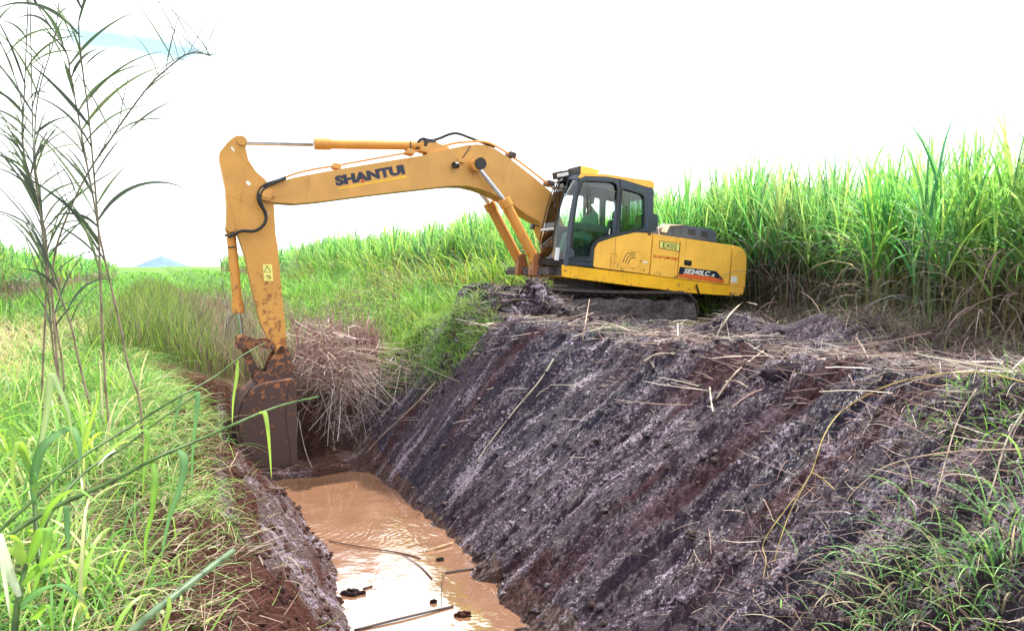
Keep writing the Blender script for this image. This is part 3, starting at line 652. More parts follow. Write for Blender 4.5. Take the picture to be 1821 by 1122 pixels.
# bent and broken: short pieces that stand out
n = 240; hx = hc.x + rng.normal(.2, .6, n); hy = hc.y - .5 + rng.normal(0, .25, n); P = np.stack([hx, hy, U_(1.4, 3.0, n) - .3 * np.abs(hx - hc.x)], -1); cb = pick([(.50, .42, .36), (.40, .31, .27), (.25, .18, .17)], n)
G.add(P, U_(0, 6.28, n), U_(.2, .8, n), U_(.9, 2.2, n), U_(-.6, .9, n), U_(.010, .022, n), 4, cb, cb, U_(-1.5, 1.5, n), shape='stalk')
# stalks that slide down the end of the cut
n = 430; hx = hc.x + rng.normal(.6, .65, n); hy = hc.y - .8 + U_(-.6, .1, n); P = np.stack([hx, hy, U_(.9, 2.2, n)], -1)
cl_ = fbm(hx * 3.1, P[:, 2] * 2.0, 402, 2) > -.12; P, hx = P[cl_], hx[cl_]; n = len(P); cb = pick([(.36, .28, .26), (.24, .17, .16), (.48, .42, .38), (.12, .08, .085), (.16, .11, .11)], n)
G.add(P, -math.pi / 2 + U_(-1.9, 1.9, n), U_(.3, 1.3, n), U_(1.7, 3.0, n), U_(-.9, .8, n), U_(.007, .018, n), 4, cb, cb, U_(-1.5, 1.5, n), shape='stalk')
n = 150; P = np.array([hc.x + .5, hc.y - .6, 1.9]) + rng.normal(0, 1, (n, 3)) * [.75, .3, .28]
G.add(P, U_(-.9, .5, n), U_(.5, 1.6, n), U_(1.3, 1.9, n), U_(0, .6, n), U_(.008, .016, n), 4, pick([(.46, .38, .30), (.34, .26, .22)], n), pick(DRYC, n), U_(-1.5, 1.5, n), shape='stalk')
tag(G.build('dead_stalk_heap', M_dry), 'heap of purplish brown dead stalks dragged up beside the bucket', 'dead stalks', kind='stuff')

# tufts of green on the right bank
G = Veg()
def tuft(px, py, n, hgt, spread, cols=GREENS, az0=None, wd=(.006, .012), lean=(.1, 1.1), off=0):
    c_ = ground_hit(px, py); x = c_.x + rng.normal(0, spread, n); y = c_.y + rng.normal(0, spread, n); P = np.stack([x, y, height(x, y) - .01 + off], -1)
    az = U_(0, 6.28, n) if az0 is None else az0 + rng.normal(0, .6, n); cb = pick(cols, n)
    G.add(P, az, U_(hgt * .5, hgt, n), U_(*lean, n), U_(.6, 1.9, n), U_(*wd, n), 6, cb * .75, cb * 1.15, U_(-.8, .8, n))
TG = [(.12, .27, .11), (.18, .36, .13), (.09, .20, .09), (.25, .44, .14)]
for a in ((1760, 1000, 90, .62), (1700, 1050, 110, .6), (1610, 1080, 90, .5), (1790, 1090, 90, .6), (1540, 1110, 60, .45), (1650, 1000, 45, .5), (1810, 940, 60, .6), (1500, 1050, 20, .4)):
    tuft(a[0], a[1], int(a[2] * .6), a[3] * 1.45, .27, TG + [(.34, .30, .20)], math.pi + .5, wd=(.010, .024))
for a in ((1790, 700, 90, .35), (1730, 715, 70, .3), (1680, 725, 40, .25), (1820, 760, 60, .35)): tuft(*a, .22, GREENS[1:3])
tag(G.build('green_tufts', M_leaf), 'green grass tufts hanging on the near right end of the dug bank', 'grass', kind='stuff')
G = Veg()
for a in ((1085, 585, 90, .28), (1110, 582, 90, .25), (1140, 584, 40, .2)): tuft(*a, .16, [(.10, .20, .10), (.14, .28, .10)])
tag(G.build('trapped_grass', M_leaf), 'small patch of green grass in front of the digger tracks', 'grass', kind='stuff')
# grass growing down over the bank left of the tracks
G = Veg()
for i in range(80):
    px_ = random.uniform(680, 850); tuft(px_, random.uniform(560, 690 - (px_ - 680) * .5), 80, .45, .24, GREENS + [(.34, .50, .14), (.30, .30, .14)])
tag(G.build('bank_grass', M_leaf), 'bright grass on the bank left of the digger tracks', 'grass', kind='stuff')

# ================================================================== the digger
ex = empty('excavator', label='yellow tracked excavator standing nose up on the bank, boom reaching left over the ditch', cat='excavator')
ex.matrix_world = MM
def part(bm, name, m_, parent=None, **k): return fin(bm, name, m_, parent or ex, **k)
S_ = 1.38   # near side skin
def slab(name, pts, y0, y1, m_, parent=None, bevel=.012, **k): return part(prism(bmesh.new(), pts, y0, y1), name, m_, parent, bevel=bevel, **k)
def text(string, p0, p1, y, h, m_, parent, bold=.02, shear=0, name='lettering', depth=.002):
    """letters laid on the near side, from image point p0 to p1 along the base line, h = cap height in image pixels"""
    a = L3(*p0, y); b = L3(*p1, y); up_ = L3(p0[0], p0[1] - h, y)
    cu = bpy.data.curves.new('t', 'FONT'); cu.body = string; cu.offset = bold; cu.extrude = 0; cu.shear = shear; cu.resolution_u = 3
    o = bpy.data.objects.new('t', cu); C.objects.link(o); me_ = bpy.data.meshes.new_from_object(o.evaluated_get(bpy.context.evaluated_depsgraph_get()))
    bpy.data.objects.remove(o); bpy.data.curves.remove(cu)
    co_ = np.array([v.co[:] for v in me_.vertices]); w0, w1 = co_[:, 0].min(), co_[:, 0].max(); h0, h1 = co_[:, 1].min(), co_[:, 1].max()
    e1 = (b - a); l1 = e1.length; e1.normalize(); e2 = Vector((-e1.z, 0, e1.x)); e2 = e2 if e2.z > 0 else -e2
    hh = abs((up_ - a).dot(e2))
    for v in me_.vertices: v.co = a + e1 * ((v.co.x - w0) / (w1 - w0) * l1) + e2 * ((v.co.y - h0) / (h1 - h0) * hh) + Vector((0, depth, 0))
    me_.materials.clear(); me_.name = name; return link(name, me_, m_, parent)
def rest(bm, a, b, r, seg=20): return cyl(bm, a, b, r, seg)

# --- tracks
XA, XB = L(812, 545, -1.6)[0], -2.75
TZ, TR = .38, .42
print('XA', XA, 'OM', OM)
def track(yc):
    p = empty('track'); p.parent = ex; p.matrix_local = Matrix.Translation((-.6, 0, .0)) @ Matrix.Rotation(R(4.1), 4, 'Y') @ Matrix.Translation((.6, 0, 0))
    Lc = [XA - TR, XB + TR]
    # outline of the belt
    path = []; n_ = 48; per = 2 * (Lc[0] - Lc[1]) + 2 * math.pi * TR; st = per / n_
    for i in range(n_):
        q_ = i * st
        if q_ < Lc[0] - Lc[1]: path.append((Lc[1] + q_, TZ + TR - .035 * math.sin(q_ / (Lc[0] - Lc[1]) * math.pi), 0))
        elif q_ < Lc[0] - Lc[1] + math.pi * TR: a_ = (q_ - (Lc[0] - Lc[1])) / TR; path.append((Lc[0] + TR * math.sin(a_), TZ + TR * math.cos(a_), a_))
        elif q_ < 2 * (Lc[0] - Lc[1]) + math.pi * TR: path.append((Lc[0] - (q_ - (Lc[0] - Lc[1]) - math.pi * TR), TZ - TR, math.pi))
        else: a_ = (q_ - 2 * (Lc[0] - Lc[1]) - math.pi * TR) / TR; path.append((Lc[1] - TR * math.sin(a_), TZ - TR * math.cos(a_), math.pi + a_))
    for x_, z_, a_ in path:
        b_ = bmesh.new(); rot = Matrix.Rotation(a_, 3, 'Y'); nrm = Vector((math.sin(a_), 0, math.cos(a_))); jx = random.uniform(-.006, .006)
        box(b_, (x_, yc, z_), (st * .93, .6, .03), rot); box(b_, Vector((x_, yc, z_)) + nrm * .028, (.03, .6, .04), rot)
        box(b_, Vector((x_, yc, z_)) - nrm * .05, (st * .8, .16, .08), rot)
        part(b_, 'track_shoe', M_mudmetal, p, bevel=.006, seg=1)
    b_ = bmesh.new()
    prism(b_, [(Lc[0], TZ + .16), (Lc[0] + .1, TZ), (Lc[0], TZ - .2), (Lc[1], TZ - .2), (Lc[1] - .1, TZ), (Lc[1], TZ + .16)], yc - .17, yc + .17)
    part(b_, 'side_frame', M_mudmetal, p, bevel=.03)
    for x_ in (Lc[0], Lc[1]): part(rest(bmesh.new(), (x_, yc - .12, TZ), (x_, yc + .12, TZ), TR - .07, 28), 'drive_wheel', M_mudmetal, p, bevel=.02)
    for i in range(8): x_ = Lc[1] + .35 + i * (Lc[0] - Lc[1] - .7) / 7; part(rest(bmesh.new(), (x_, yc - .2, TZ - .32), (x_, yc + .2, TZ - .32), .1, 16), 'roller', M_mudmetal, p)
    return p
track(1.32); track(-1.32)
b_ = bmesh.new(); box(b_, (-.5, 0, .55), (2.2, 2.1, .34)); part(b_, 'undercarriage_frame', M_mudmetal, bevel=.04)
part(rest(bmesh.new(), (-.6, 0, .75), (-.6, 0, 1.12), .72, 40), 'slewing_ring', M_mudmetal)

# --- deck skirt
sk = LL([(1030, 474.5), (1055, 477.5), (1160, 490), (1297, 507.5), (1304, 508.5)], S_)
skb = LL([(1304, 526), (1240, 522), (1120, 508), (1030, 496)], S_)
b_ = bmesh.new(); ys = [(S_ - .10, S_ - .02, 0.0)]
top_o, bot_o = sk, skb
prism(b_, top_o + bot_o, -S_, S_ - .015)
deck = part(b_, 'deck_skirt', M_skirt, bevel=.022)
fr_ = LL([(1000, 471), (1029.5, 474.3), (1029.5, 496), (1000, 492)], S_); b_ = bmesh.new(); prism(b_, fr_, .28, S_ - .013); part(b_, 'cab_deck', M_skirt, deck, bevel=.02)
b_ = bmesh.new(); prism(b_, [(fr_[0][0] + .012, fr_[0][1] - .01), (fr_[0][0] + .012, fr_[3][1] + .02), (fr_[0][0] - .02, fr_[3][1] + .02), (fr_[0][0] - .02, fr_[0][1] - .01)], .31, S_ - .04); part(b_, 'deck_front', M_apron, deck, bevel=.005)
b_ = bmesh.new(); tube(b_, [L3(949, 470, .5), L3(949, 489, .5)], .02, 6, 1); part(b_, 'step_bar', M_mudmetal, deck)
b_ = bmesh.new(); cx0, cx1 = L(1290, 515, S_)[0], L(985, 490, S_)[0]
prism(b_, [(cx1, 1.0), (cx1, 1.16), (cx0, 1.16), (cx0, 1.0)], -1.1, 1.1); part(b_, 'deck_underside', M_mudmetal, bevel=.02)
# small black bracket under the skirt
b_ = bmesh.new(); tube(b_, [L3(1238, 506, S_ + .02), L3(1240, 512, S_ + .03), L3(1243, 522, S_ + .01)], .022, 8, 1); part(b_, 'deck_bracket', M_black)

# --- body behind the cab
shell = LL([(1058, 475), (1061, 441), (1067, 432), (1096, 423.5), (1135, 416), (1160, 417), (1300, 437.5), (1301, 506)], S_)
slab('body_shell', shell, -S_ + .02, S_ - .055, M_dark, bevel=.01)
def door(name, pts, handle=None, r=.03, **k):
    return slab(name, round_poly(LL(pts, S_), r), S_ - .09, S_, M_house, bevel=.014, **k)
d1 = door('front_side_door', [(1055, 474.8), (1057.5, 442), (1064, 431.5), (1092, 422), (1130, 413.5), (1160.5, 415.3), (1154, 488)], r=.05)
d2 = door('middle_side_door', [(1162.5, 415.8), (1209.5, 423), (1203, 495), (1156, 488.4)], r=.008)
d3 = door('rear_side_door', [(1211.5, 423), (1302, 436.2), (1295.5, 506.3), (1205, 495.2)], r=.008)
# closed top of the bodywork
tp_ = LL([(1130, 413.5), (1160.5, 415.3), (1209.5, 423), (1302, 436.2), (1302, 440), (1209.5, 427), (1160.5, 419.5), (1130, 417.5)], S_)
slab('body_top', tp_, -S_, S_ - .1, M_house, bevel=.01)
# lines, handle, vents and marks on the front door
def wire(name, pts, r, m_, parent, y=S_ + .001, k=1, seg=6): return part(tube(bmesh.new(), [L3(a, b, y) for a, b in pts], r, seg, k), name, m_, parent)
wire('door_seam', [(1095, 423), (1094, 450), (1091, 480)], .0035, M_mudmetal, d1)
wire('door_handle', [(1087, 450), (1096.5, 451.5), (1095, 468), (1085.5, 466.5), (1087, 450)], .006, M_cyl, d1)
wire('louvre_frame', [(1106, 446.5), (1110, 444.5), (1143, 448.5), (1141, 466), (1134, 477), (1102, 473), (1106, 446.5)], .004, M_cyl, d1)
for o_ in ((0, 0), (4.2, 4.6), (8.4, 9.2)):
    wire('louvre_slit', [(1107.5 + o_[0], 467 + o_[1] * .35), (1112 + o_[0], 455 + o_[1] * .6), (1117 + o_[0] * .9, 450.2 + o_[1] * .8), (1130, 450 + o_[1] * .95)], .0085, M_black, d1)
for q_ in ((1105, 477.5), (1145, 480.5), (1139, 464.5)):
    c_ = L3(*q_, S_ + .002); part(rest(bmesh.new(), c_ - Vector((0, .01, 0)), c_ + Vector((0, .006, 0)), .016, 12), 'bolt', M_mudmetal, d1)
def sticker(name, pts, m_, parent, y=S_, r=0.004):
    q_ = LL(pts, y); q_ = round_poly(q_, r) if r else q_
    return slab(name, q_, y + .0005, y + .004, m_, parent, bevel=0)
sticker('sticker', [(1144, 464.5), (1151.5, 465.3), (1151, 468.5), (1143.5, 467.7)], M_white, d1)
sticker('hinge_plate', [(1152, 415.2), (1158, 415.8), (1157.7, 418.6), (1151.7, 418)], M_black, d1)
# plate and warning on the middle door
sticker('number_plate_edge', [(1173.2, 428.2), (1209, 433.2), (1208, 447.6), (1172.2, 441.6)], M_black, d2, r=.012)
sticker('number_plate', [(1174.2, 429.3), (1208.2, 434.2), (1207.3, 446.4), (1173.3, 440.6)], M_plate, d2, S_ + .004, r=.010)
text('EX05', (1178, 440.2), (1203, 444.2), S_ + .008, 9.2, M_black, d2, bold=.012)
text('DO NOT JUMP START', (1161.5, 459.5), (1206, 465.2), S_ + .002, 6.6, M_red, d2, bold=.028)
# latch, band and type letters on the rear door
sticker('door_latch', [(1217, 462), (1230.5, 464), (1229.5, 473.5), (1216, 471.5)], M_black, d3, S_, r=.03)
wire('latch_grip', [(1219, 466), (1228, 467.4)], .008, M_dark, d3, S_ + .008)
sticker('name_band', [(1208.6, 474.4), (1273.5, 482.3), (1286.5, 497.5), (1206.6, 487.2)], M_navy, d3, r=0)
sticker('name_stripe', [(1206.4, 487.4), (1212, 488.1), (1218, 486.2), (1262, 491.8), (1287, 497.8), (1286.5, 503.4), (1205.6, 492.6)], M_orange, d3, S_ + .004, r=0)
text('SE240LC', (1215.5, 486), (1262.5, 491.6), S_ + .009, 9.0, M_white, d3, bold=.034, shear=.28)
text('-8', (1263.3, 491.6), (1270.5, 492.5), S_ + .009, 5.0, M_white, d3, bold=.03, shear=.2)

# --- counterweight
cwp = round_poly(LL([(1303.8, 436.4), (1316, 439.2), (1324, 446), (1327.5, 456), (1326.5, 484), (1324.5, 512), (1321, 523), (1312, 526.3), (1297.5, 524.6)], S_), .04, 3)
cw_ = bmesh.new(); prism(cw_, cwp, -S_, S_ + .004); cwo = part(cw_, 'counterweight', M_house, bevel=.07, seg=4)
sticker('sticker', [(1300.5, 491), (1311, 492.2), (1310, 503.5), (1299.5, 502.2)], M_white, cwo, S_ + .005, r=.01)
wire('counterweight_seam', [(1297.8, 507.8), (1323.5, 510)], .006, M_cyl, cwo, S_ + .004)

# --- grey engine hood
hp = round_poly(LL([(1166, 417), (1168, 410), (1182, 399.5), (1215, 400), (1262, 407), (1273, 413), (1275, 431), (1200, 421)], .45), .05, 4)
b_ = bmesh.new(); prism(b_, hp, -.75, .45); ho = part(b_, 'engine_hood', M_grey, bevel=.05, seg=3)
hp2 = round_poly(LL([(1175, 412), (1180, 400), (1188, 398.6), (1215, 400.5), (1190, 402), (1184, 414)], .47), .01, 2)
slab('hood_cover', hp2, .40, .50, M_light, ho, bevel=.01)
for i, (a, c_) in enumerate(((1224, 408), (1247, 411.5))):
    for j in range(4): wire('vent_slot', [(a, c_ + j * 2.7), (a + 11.5, c_ + 1.6 + j * 2.7)], .008, M_black, ho, .455)
for a in ((1198, 403.5), (1212, 404), (1237, 407.5), (1262, 411)):
    wire('hood_rib', [a, (a[0] - 1, a[1] + 14)], .010, M_grey, ho, .455)
part(tube(bmesh.new(), [L3(1168, 424, .35), L3(1168, 404, .35), L3(1163, 397, .35)], .05, 14, 3), 'exhaust_pipe', M_mudmetal)
b_ = bmesh.new(); tube(b_, [L3(1172, 419, .9), L3(1171, 407, .9), L3(1183, 400, .9)], .014, 6, 1); tube(b_, [L3(1165, 408, .9), L3(1182, 397, .9)], .012, 6, 1); part(b_, 'grab_rail', M_light)

# --- cab
CY0, CY1 = .42, 1.38
cabp = empty('cab'); cabp.parent = ex
side_out = [(1009, 470.5), (1014, 440), (1017, 402), (1024, 350), (1027.5, 326), (1030, 317), (1036, 312.8), (1052, 312), (1080, 313.6), (1110, 319.5), (1150, 333), (1161, 335.5), (1162.5, 345), (1161, 395), (1159, 413), (1130, 412), (1090, 421), (1062.5, 430.5), (1056, 441.5), (1054, 474.5)]
door_hole = round_poly([(1037, 321.5), (1090, 324), (1097, 329), (1099, 345), (1094, 385), (1090, 415.5), (1063, 425), (1052, 438), (1049.5, 457.5), (1016, 456.5), (1017.5, 440), (1019.5, 402), (1027, 352)], 4, 3)
rear_hole = round_poly([(1106.5, 335), (1141, 345.5), (1145.5, 350), (1146, 404), (1139, 407.5), (1104, 413), (1101.5, 408)], 4, 3)
cab_side = plate('side_frame', [LL(side_out, S_), LL(door_hole, S_), LL(rear_hole, S_)], S_ - .07, S_ + .012, M_dark, cabp)
# thick rubber edge of the door opening and the door frame lines
for h_, rr in ((door_hole, .016), (rear_hole, .012)):
    pts = h_ + [h_[0]]; part(tube(bmesh.new(), [L3(a, c_, S_ + .014) for a, c_ in pts], rr, 6, 1), 'window_seal', M_black, cab_side)
wire('door_edge', [(1101, 318), (1104, 333), (1101, 370), (1095, 418)], .012, M_black, cab_side, S_ + .014, 3)
wire('door_edge', [(1032, 318), (1029, 335), (1019, 395), (1012.5, 462), (1050, 466)], .009, M_black, cab_side, S_ + .014)
wire('grab_bar', [(1093, 355), (1094.5, 380), (1090.5, 412)], .013, M_grey, cab_side, S_ + .05, 2)
wire('door_handle', [(1084.5, 407), (1083, 417)], .013, M_light, cab_side, S_ + .03)
wire('corner_post', [(1154, 336), (1152, 380), (1150, 411)], .013, M_grey, cab_side, S_ + .012, 2)
def inset(name, pts, y, m_): return slab(name, LL(pts, S_), y, y + .006, m_, cabp, bevel=0)
inset('window', door_hole, S_ - .04, M_glass); inset('window', rear_hole, S_ - .04, M_tint)
# window sill bar of the door, the dark visor and the round cover at the foot
slab('door_sill', LL([(1017, 395), (1055, 399), (1092, 405.5), (1090, 417), (1050, 411), (1016.5, 406)], S_ - .1), S_ - .13, S_ - .06, M_dark, cabp, bevel=.008)
slab('sun_visor', LL([(1033, 320), (1097, 324), (1099.5, 343), (1086, 338.5), (1064, 333), (1037, 331)], S_ - .1), S_ - .11, S_ - .07, M_dark, cabp, bevel=.006)
c_ = L3(1010, 450, S_); part(rest(bmesh.new(), L3(1013.5, 450, S_ - .1), L3(1013.5, 450, S_ + .03), .10, 24), 'round_cover', M_dark, cabp, bevel=.02)
# far side of the cab
def far(pts): return [(a, c_) for a, c_ in LL(pts, S_)]
far_out = [(1022, 471), (1029, 350), (1033, 318), (1052, 312), (1110, 319.5), (1161, 335.5), (1159, 413), (1150, 440), (1120, 480)]
far_h1 = round_poly([(1034, 340), (1076, 342), (1074, 402), (1029, 399)], 4, 2); far_h2 = round_poly([(1080, 343), (1106, 347), (1104, 404), (1078, 402)], 4, 2)
far_h3 = round_poly([(1116, 350), (1148, 357), (1147, 402), (1114, 402)], 4, 2)
plate('far_side_frame', [far(far_out), far(far_h1), far(far_h2), far(far_h3)], CY0, CY0 + .06, M_dark, cabp)
for h_ in (far_h1, far_h2, far_h3): inset('window', h_, CY0 + .03, M_glass)
# curved front: plan section pushed along the front profile
prof = [(953, 470.5), (955.5, 440), (960, 410), (968, 375), (977, 345), (985, 325.5), (991, 318)]
fx = []
for p_ in prof: a = L(*p_, CY0 + .06); fx.append((a[0], a[1]))
plan = [(-.20, CY1 + .005), (-.10, CY1 - .02), (-.035, CY1 - .08), (0, CY1 - .18), (0, CY0 + .18), (-.03, CY0 + .09), (-.12, CY0 + .02), (-.22, CY0)]
near_bot = L(1009, 470.5, S_)[0]; sh = min(0, near_bot + .20 - fx[0][0]) * 0
def front_pt(i, j, push=0):
    x_, z_ = fx[i]; a = plan[j]
    # near rear edge meets the side frame
    nx = L(*[(1009, 470.5), (1014, 440), (1017, 402), (1021, 370), (1025, 343), (1027.5, 326), (1031, 316)][i], S_)[0]
    f_ = [1, .72, .35, 0, 0, .3, .72, 1][j]
    if j <= 2: x2 = x_ * (1 - f_) + nx * f_
    elif j >= 5: x2 = x_ * (1 - f_) + (nx) * f_
    else: x2 = x_
    return Vector((x2 + push, a[1], z_))
def strip(name, i0, i1, j0, j1, m_, th=.03, push=0, parent=cabp):
    bm_ = bmesh.new(); g_ = [[bm_.verts.new(front_pt(i, j, push)) for j in range(j0, j1 + 1)] for i in range(i0, i1 + 1)]
    for a, c_ in zip(g_, g_[1:]):
        for k in range(len(a) - 1): bm_.faces.new((a[k], a[k + 1], c_[k + 1], c_[k]))
    bmesh.ops.recalc_face_normals(bm_, faces=bm_.faces)
    r_ = bmesh.ops.solidify(bm_, geom=bm_.faces[:], thickness=th)
    return part(bm_, name, m_, parent, bevel=0)
strip('front_window', 0, 6, 1, 6, M_glass, .006, -.02)
strip('corner_pillar', 0, 6, 0, 1, M_dark, .05); strip('corner_pillar', 0, 6, 6, 7, M_dark, .05)
strip('front_header', 5, 6, 1, 6, M_dark, .03)
b_ = bmesh.new()
for jj in (3, 4): tube(b_, [front_pt(i, jj, .012) for i in range(1, 6)], .013, 6, 2)
tube(b_, [front_pt(1, j, .012) for j in (3, 4)], .013, 6, 1); tube(b_, [front_pt(5, j, .012) for j in (3, 4)], .013, 6, 1)
part(b_, 'front_window_frame', M_black, cabp)
b_ = bmesh.new(); tube(b_, [front_pt(2, j, .02) for j in (3, 4)], .03, 8, 1); part(b_, 'front_window_bar', M_light, cabp)
# dirty lower panel of the front
b_ = bmesh.new(); q_ = []
for jj in range(1, 7):
    a0 = front_pt(0, jj, .004); a1 = front_pt(1, jj, .004); q_.append((b_.verts.new(a0), b_.verts.new(a0 + (a1 - a0) * (.35 if jj < 6 else .35))))
for a, c_ in zip(q_, q_[1:]): b_.faces.new((a[0], c_[0], c_[1], a[1]))
bmesh.ops.solidify(b_, geom=b_.faces[:], thickness=.02); part(b_, 'front_apron', M_apron, cabp)
b_ = bmesh.new(); a = front_pt(1, 2, .03); c2 = front_pt(0, 2, .03); d_ = (a - c2)
tube(b_, [c2 + d_ * .25, c2 + d_ * .95], .05, 10, 1); part(b_, 'corner_reflector', M_light, cabp)
part(tube(bmesh.new(), [front_pt(5, 4, .03), front_pt(4, 4, .05) + Vector((0, .2, 0)), front_pt(3, 4, .04) + Vector((0, .45, 0))], .012, 6, 1), 'wiper', M_black, cabp)
# roof and floor
roof = LL([(1028, 315), (1034, 309.8), (1052, 308.5), (1080, 310.6), (1130, 318.2), (1157, 321.3), (1163, 326), (1163, 334.5), (1152, 333.5), (1108, 320), (1078, 314.6), (1040, 313.4), (1030, 318)], S_)
b_ = bmesh.new(); prism(b_, roof, CY0 - .01, S_ + .02); part(b_, 'roof', M_house, cabp, bevel=.02, seg=3)
rf = LL([(1027, 312), (1030, 317), (1040, 313.6)], S_); xr = fx[6][0]; b_ = bmesh.new()
za = rf[1][1]; prism(b_, [(xr - .02, fx[6][1] - .03), (xr, fx[6][1] + .02), (rf[0][0], rf[0][1] + .0), (rf[0][0] - .1, rf[0][1] - .06)], CY0 + .03, S_ - .12); part(b_, 'roof_lip', M_dark, cabp, bevel=.01)
fl = LL([(1010, 471), (1010, 466.5), (1150, 484), (1150, 488)], S_); slab('cab_floor', fl, CY0 + .06, S_ - .07, M_dark, cabp)
rear = LL([(1152, 334), (1162, 335), (1159, 440), (1150, 440)], S_); b_ = bmesh.new(); prism(b_, [(rear[0][0], rear[0][1]), rear[1], (rear[1][0], rear[0][1] - .22), (rear[0][0], rear[0][1] - .22)], CY0 + .06, S_ - .07); 
prism(b_, [(rear[3][0], rear[3][1]), rear[2], (rear[2][0], rear[3][1] + .55), (rear[3][0], rear[3][1] + .55)], CY0 + .06, S_ - .07); part(b_, 'rear_frame', M_dark, cabp)
b_ = bmesh.new(); prism(b_, LL([(1162, 380), (1170, 382), (1170, 400), (1166, 413), (1159, 413)], S_ - .1), .55, S_ - .1); part(b_, 'rear_duct', M_dark, bevel=.02)
# yellow beacon guard, work lamps, eye bolt
b_ = bmesh.new(); prism(b_, LL([(1022, 299), (1024, 297.5), (1034, 298.5), (1058, 305), (1058, 309.5), (1024, 311)], .9), .65, 1.1); part(b_, 'roof_guard', M_house, cabp, bevel=.02)
b_ = bmesh.new(); prism(b_, LL([(1020, 298), (1024, 297), (1024, 312), (1020, 312)], .9), .63, 1.12); part(b_, 'roof_guard_end', M_black, cabp)
b_ = bmesh.new(); prism(b_, LL([(986, 307), (1012, 303), (1015, 310), (1013, 315), (988, 319)], .9), .78, 1.05); wl = part(b_, 'work_lamp', M_black, cabp, bevel=.01)
sticker_ = LL([(990, 309.5), (1010, 306.2), (1011, 312), (991, 315.5)], 1.05); slab('lamp_glass', sticker_, 1.051, 1.056, M_light, wl, bevel=0)
wire('lamp_bracket', [(992, 321), (1004, 313), (1020, 312)], .016, M_black, cabp, .95)
b_ = bmesh.new(); tube(b_, [L3(1145 + 2.4 * math.cos(a / 8 * 6.283), 313.5 + 2.4 * math.sin(a / 8 * 6.283), 1.0) for a in range(9)], .007, 6, 1); tube(b_, [L3(1145, 316, 1.0), L3(1145, 321, 1.0)], .008, 6, 1); part(b_, 'lifting_eye', M_mudmetal, cabp)
# mirror and front rail
b_ = bmesh.new(); tube(b_, [L3(958, 402, .4), L3(950, 400, .3), L3(947, 401, .2)], .018, 8, 1); box(b_, L3(947, 403, .2), (.05, .16, .12)); part(b_, 'mirror', M_black, bevel=.008)
b_ = bmesh.new(); tube(b_, [L3(921, 486, -.9), L3(921, 452, -.9), L3(925, 446, -.9), L3(934, 446, -.9)], .016, 6, 1); part(b_, 'front_handrail', M_black)
b_ = bmesh.new(); prism(b_, LL([(922, 482), (950, 478), (950, 490), (930, 489)], -.4), -1.3, .35); part(b_, 'front_step', M_mudmetal, bevel=.02)
# seat
b_ = bmesh.new()
sx, sz = L(1070, 441, .9); 
box(b_, (sx, .9, sz), (.5, .5, .14)); box(b_, (sx - .24, .9, sz + .36), (.14, .48, .62), Matrix.Rotation(R(-8), 3, 'Y')); box(b_, (sx - .30, .9, sz + .78), (.10, .27, .22), Matrix.Rotation(R(-8), 3, 'Y')); box(b_, (sx, .9, sz - .2), (.36, .36, .30))
part(b_, 'seat', plain('seat_cloth', (.07, .12, .12), .8), cabp, bevel=.05, seg=3)
for y_ in (.62, 1.18):
    b_ = bmesh.new(); box(b_, (sx + .05, y_, sz + .16), (.46, .09, .12)); tube(b_, [(sx + .26, y_, sz + .2), (sx + .30, y_, sz + .42)], .018, 8, 1); tube(b_, [(sx + .30, y_, sz + .40), (sx + .305, y_, sz + .47)], .03, 8, 1); part(b_, 'control_lever', M_black, cabp, bevel=.005)

# --- boom
BY = .27
boom_o = [(463, 350), (461, 342), (465, 334), (473, 330.5), (482, 330), (500, 322.5), (525, 315.5), (595, 302.5), (669, 290), (752, 276.5), (795, 266), (830, 258.5), (848, 257), (862, 258), (882, 266), (905, 281), (945, 312), (980, 341.5), (1010, 420), (1012, 450), (1003, 462), (990, 458), (962, 396), (937, 382), (907, 360), (872, 343), (855, 336.5), (832, 331), (807, 330.5), (792, 331.5), (669, 345.5), (570, 358.5), (525, 362.5), (490, 360), (473, 358.5)]
bp = LL(boom_o, BY)
b_ = bmesh.new(); prism(b_, bp, -BY, BY); boom = part(b_, 'boom', M_boom, bevel=.018)
wire('weld_seam', [(866, 261), (857, 283)], .004, M_cyl, boom, BY + .001)
wire('weld_seam', [(490, 350), (516, 347)], .004, M_cyl, boom, BY + .001)
text('SHANTUI', (598, 331.5), (721, 309.8), BY + .001, 18.6, M_navy, boom, bold=.066)
sticker('name_underline', [(602, 334.5), (722, 313), (723, 316.5), (603, 337)], M_yline, boom, BY, r=0)
# small red and white centre of the A
sticker('letter_mark', [(642, 324.5), (644.5, 316.5), (648, 323.3)], M_red, boom, BY + .006, r=0)
def pinboss(name, px, py, y, r, out_, m_, parent, r2=None):
    c_ = L3(px, py, y); b_ = rest(bmesh.new(), c_ - Vector((0, 2 * y + out_, 0)), c_ + Vector((0, out_, 0)), r, 28)
    return part(b_, name, m_, parent, bevel=.01)
pinboss('pivot_pin', 472.5, 345.5, BY, .125, .09, M_boom, boom); pinboss('pivot_pin_end', 472.5, 345.5, BY, .085, .115, M_arm, boom)
wire('pin_keeper', [(480, 350), (489, 349), (489, 352)], .012, M_cyl, boom, BY + .03)
pinboss('rod_pin', 846.5, 294, BY, .125, .30, M_black, boom)
# lamp on the boom
c_ = L3(813, 294, BY + .08); lb = part(rest(bmesh.new(), c_, c_ + Vector((.09, .05, -.02)), .07, 18), 'boom_lamp', M_black, boom, bevel=.008)
b_ = bmesh.new(); box(b_, L3(820, 286, BY + .03), (.14, .05, .09)); part(b_, 'lamp_mount', M_boom, boom, bevel=.008)
wire('lamp_wire', [(836, 260), (832, 268), (824, 279), (820, 285)], .010, M_mudmetal, boom, BY + .01, 3)
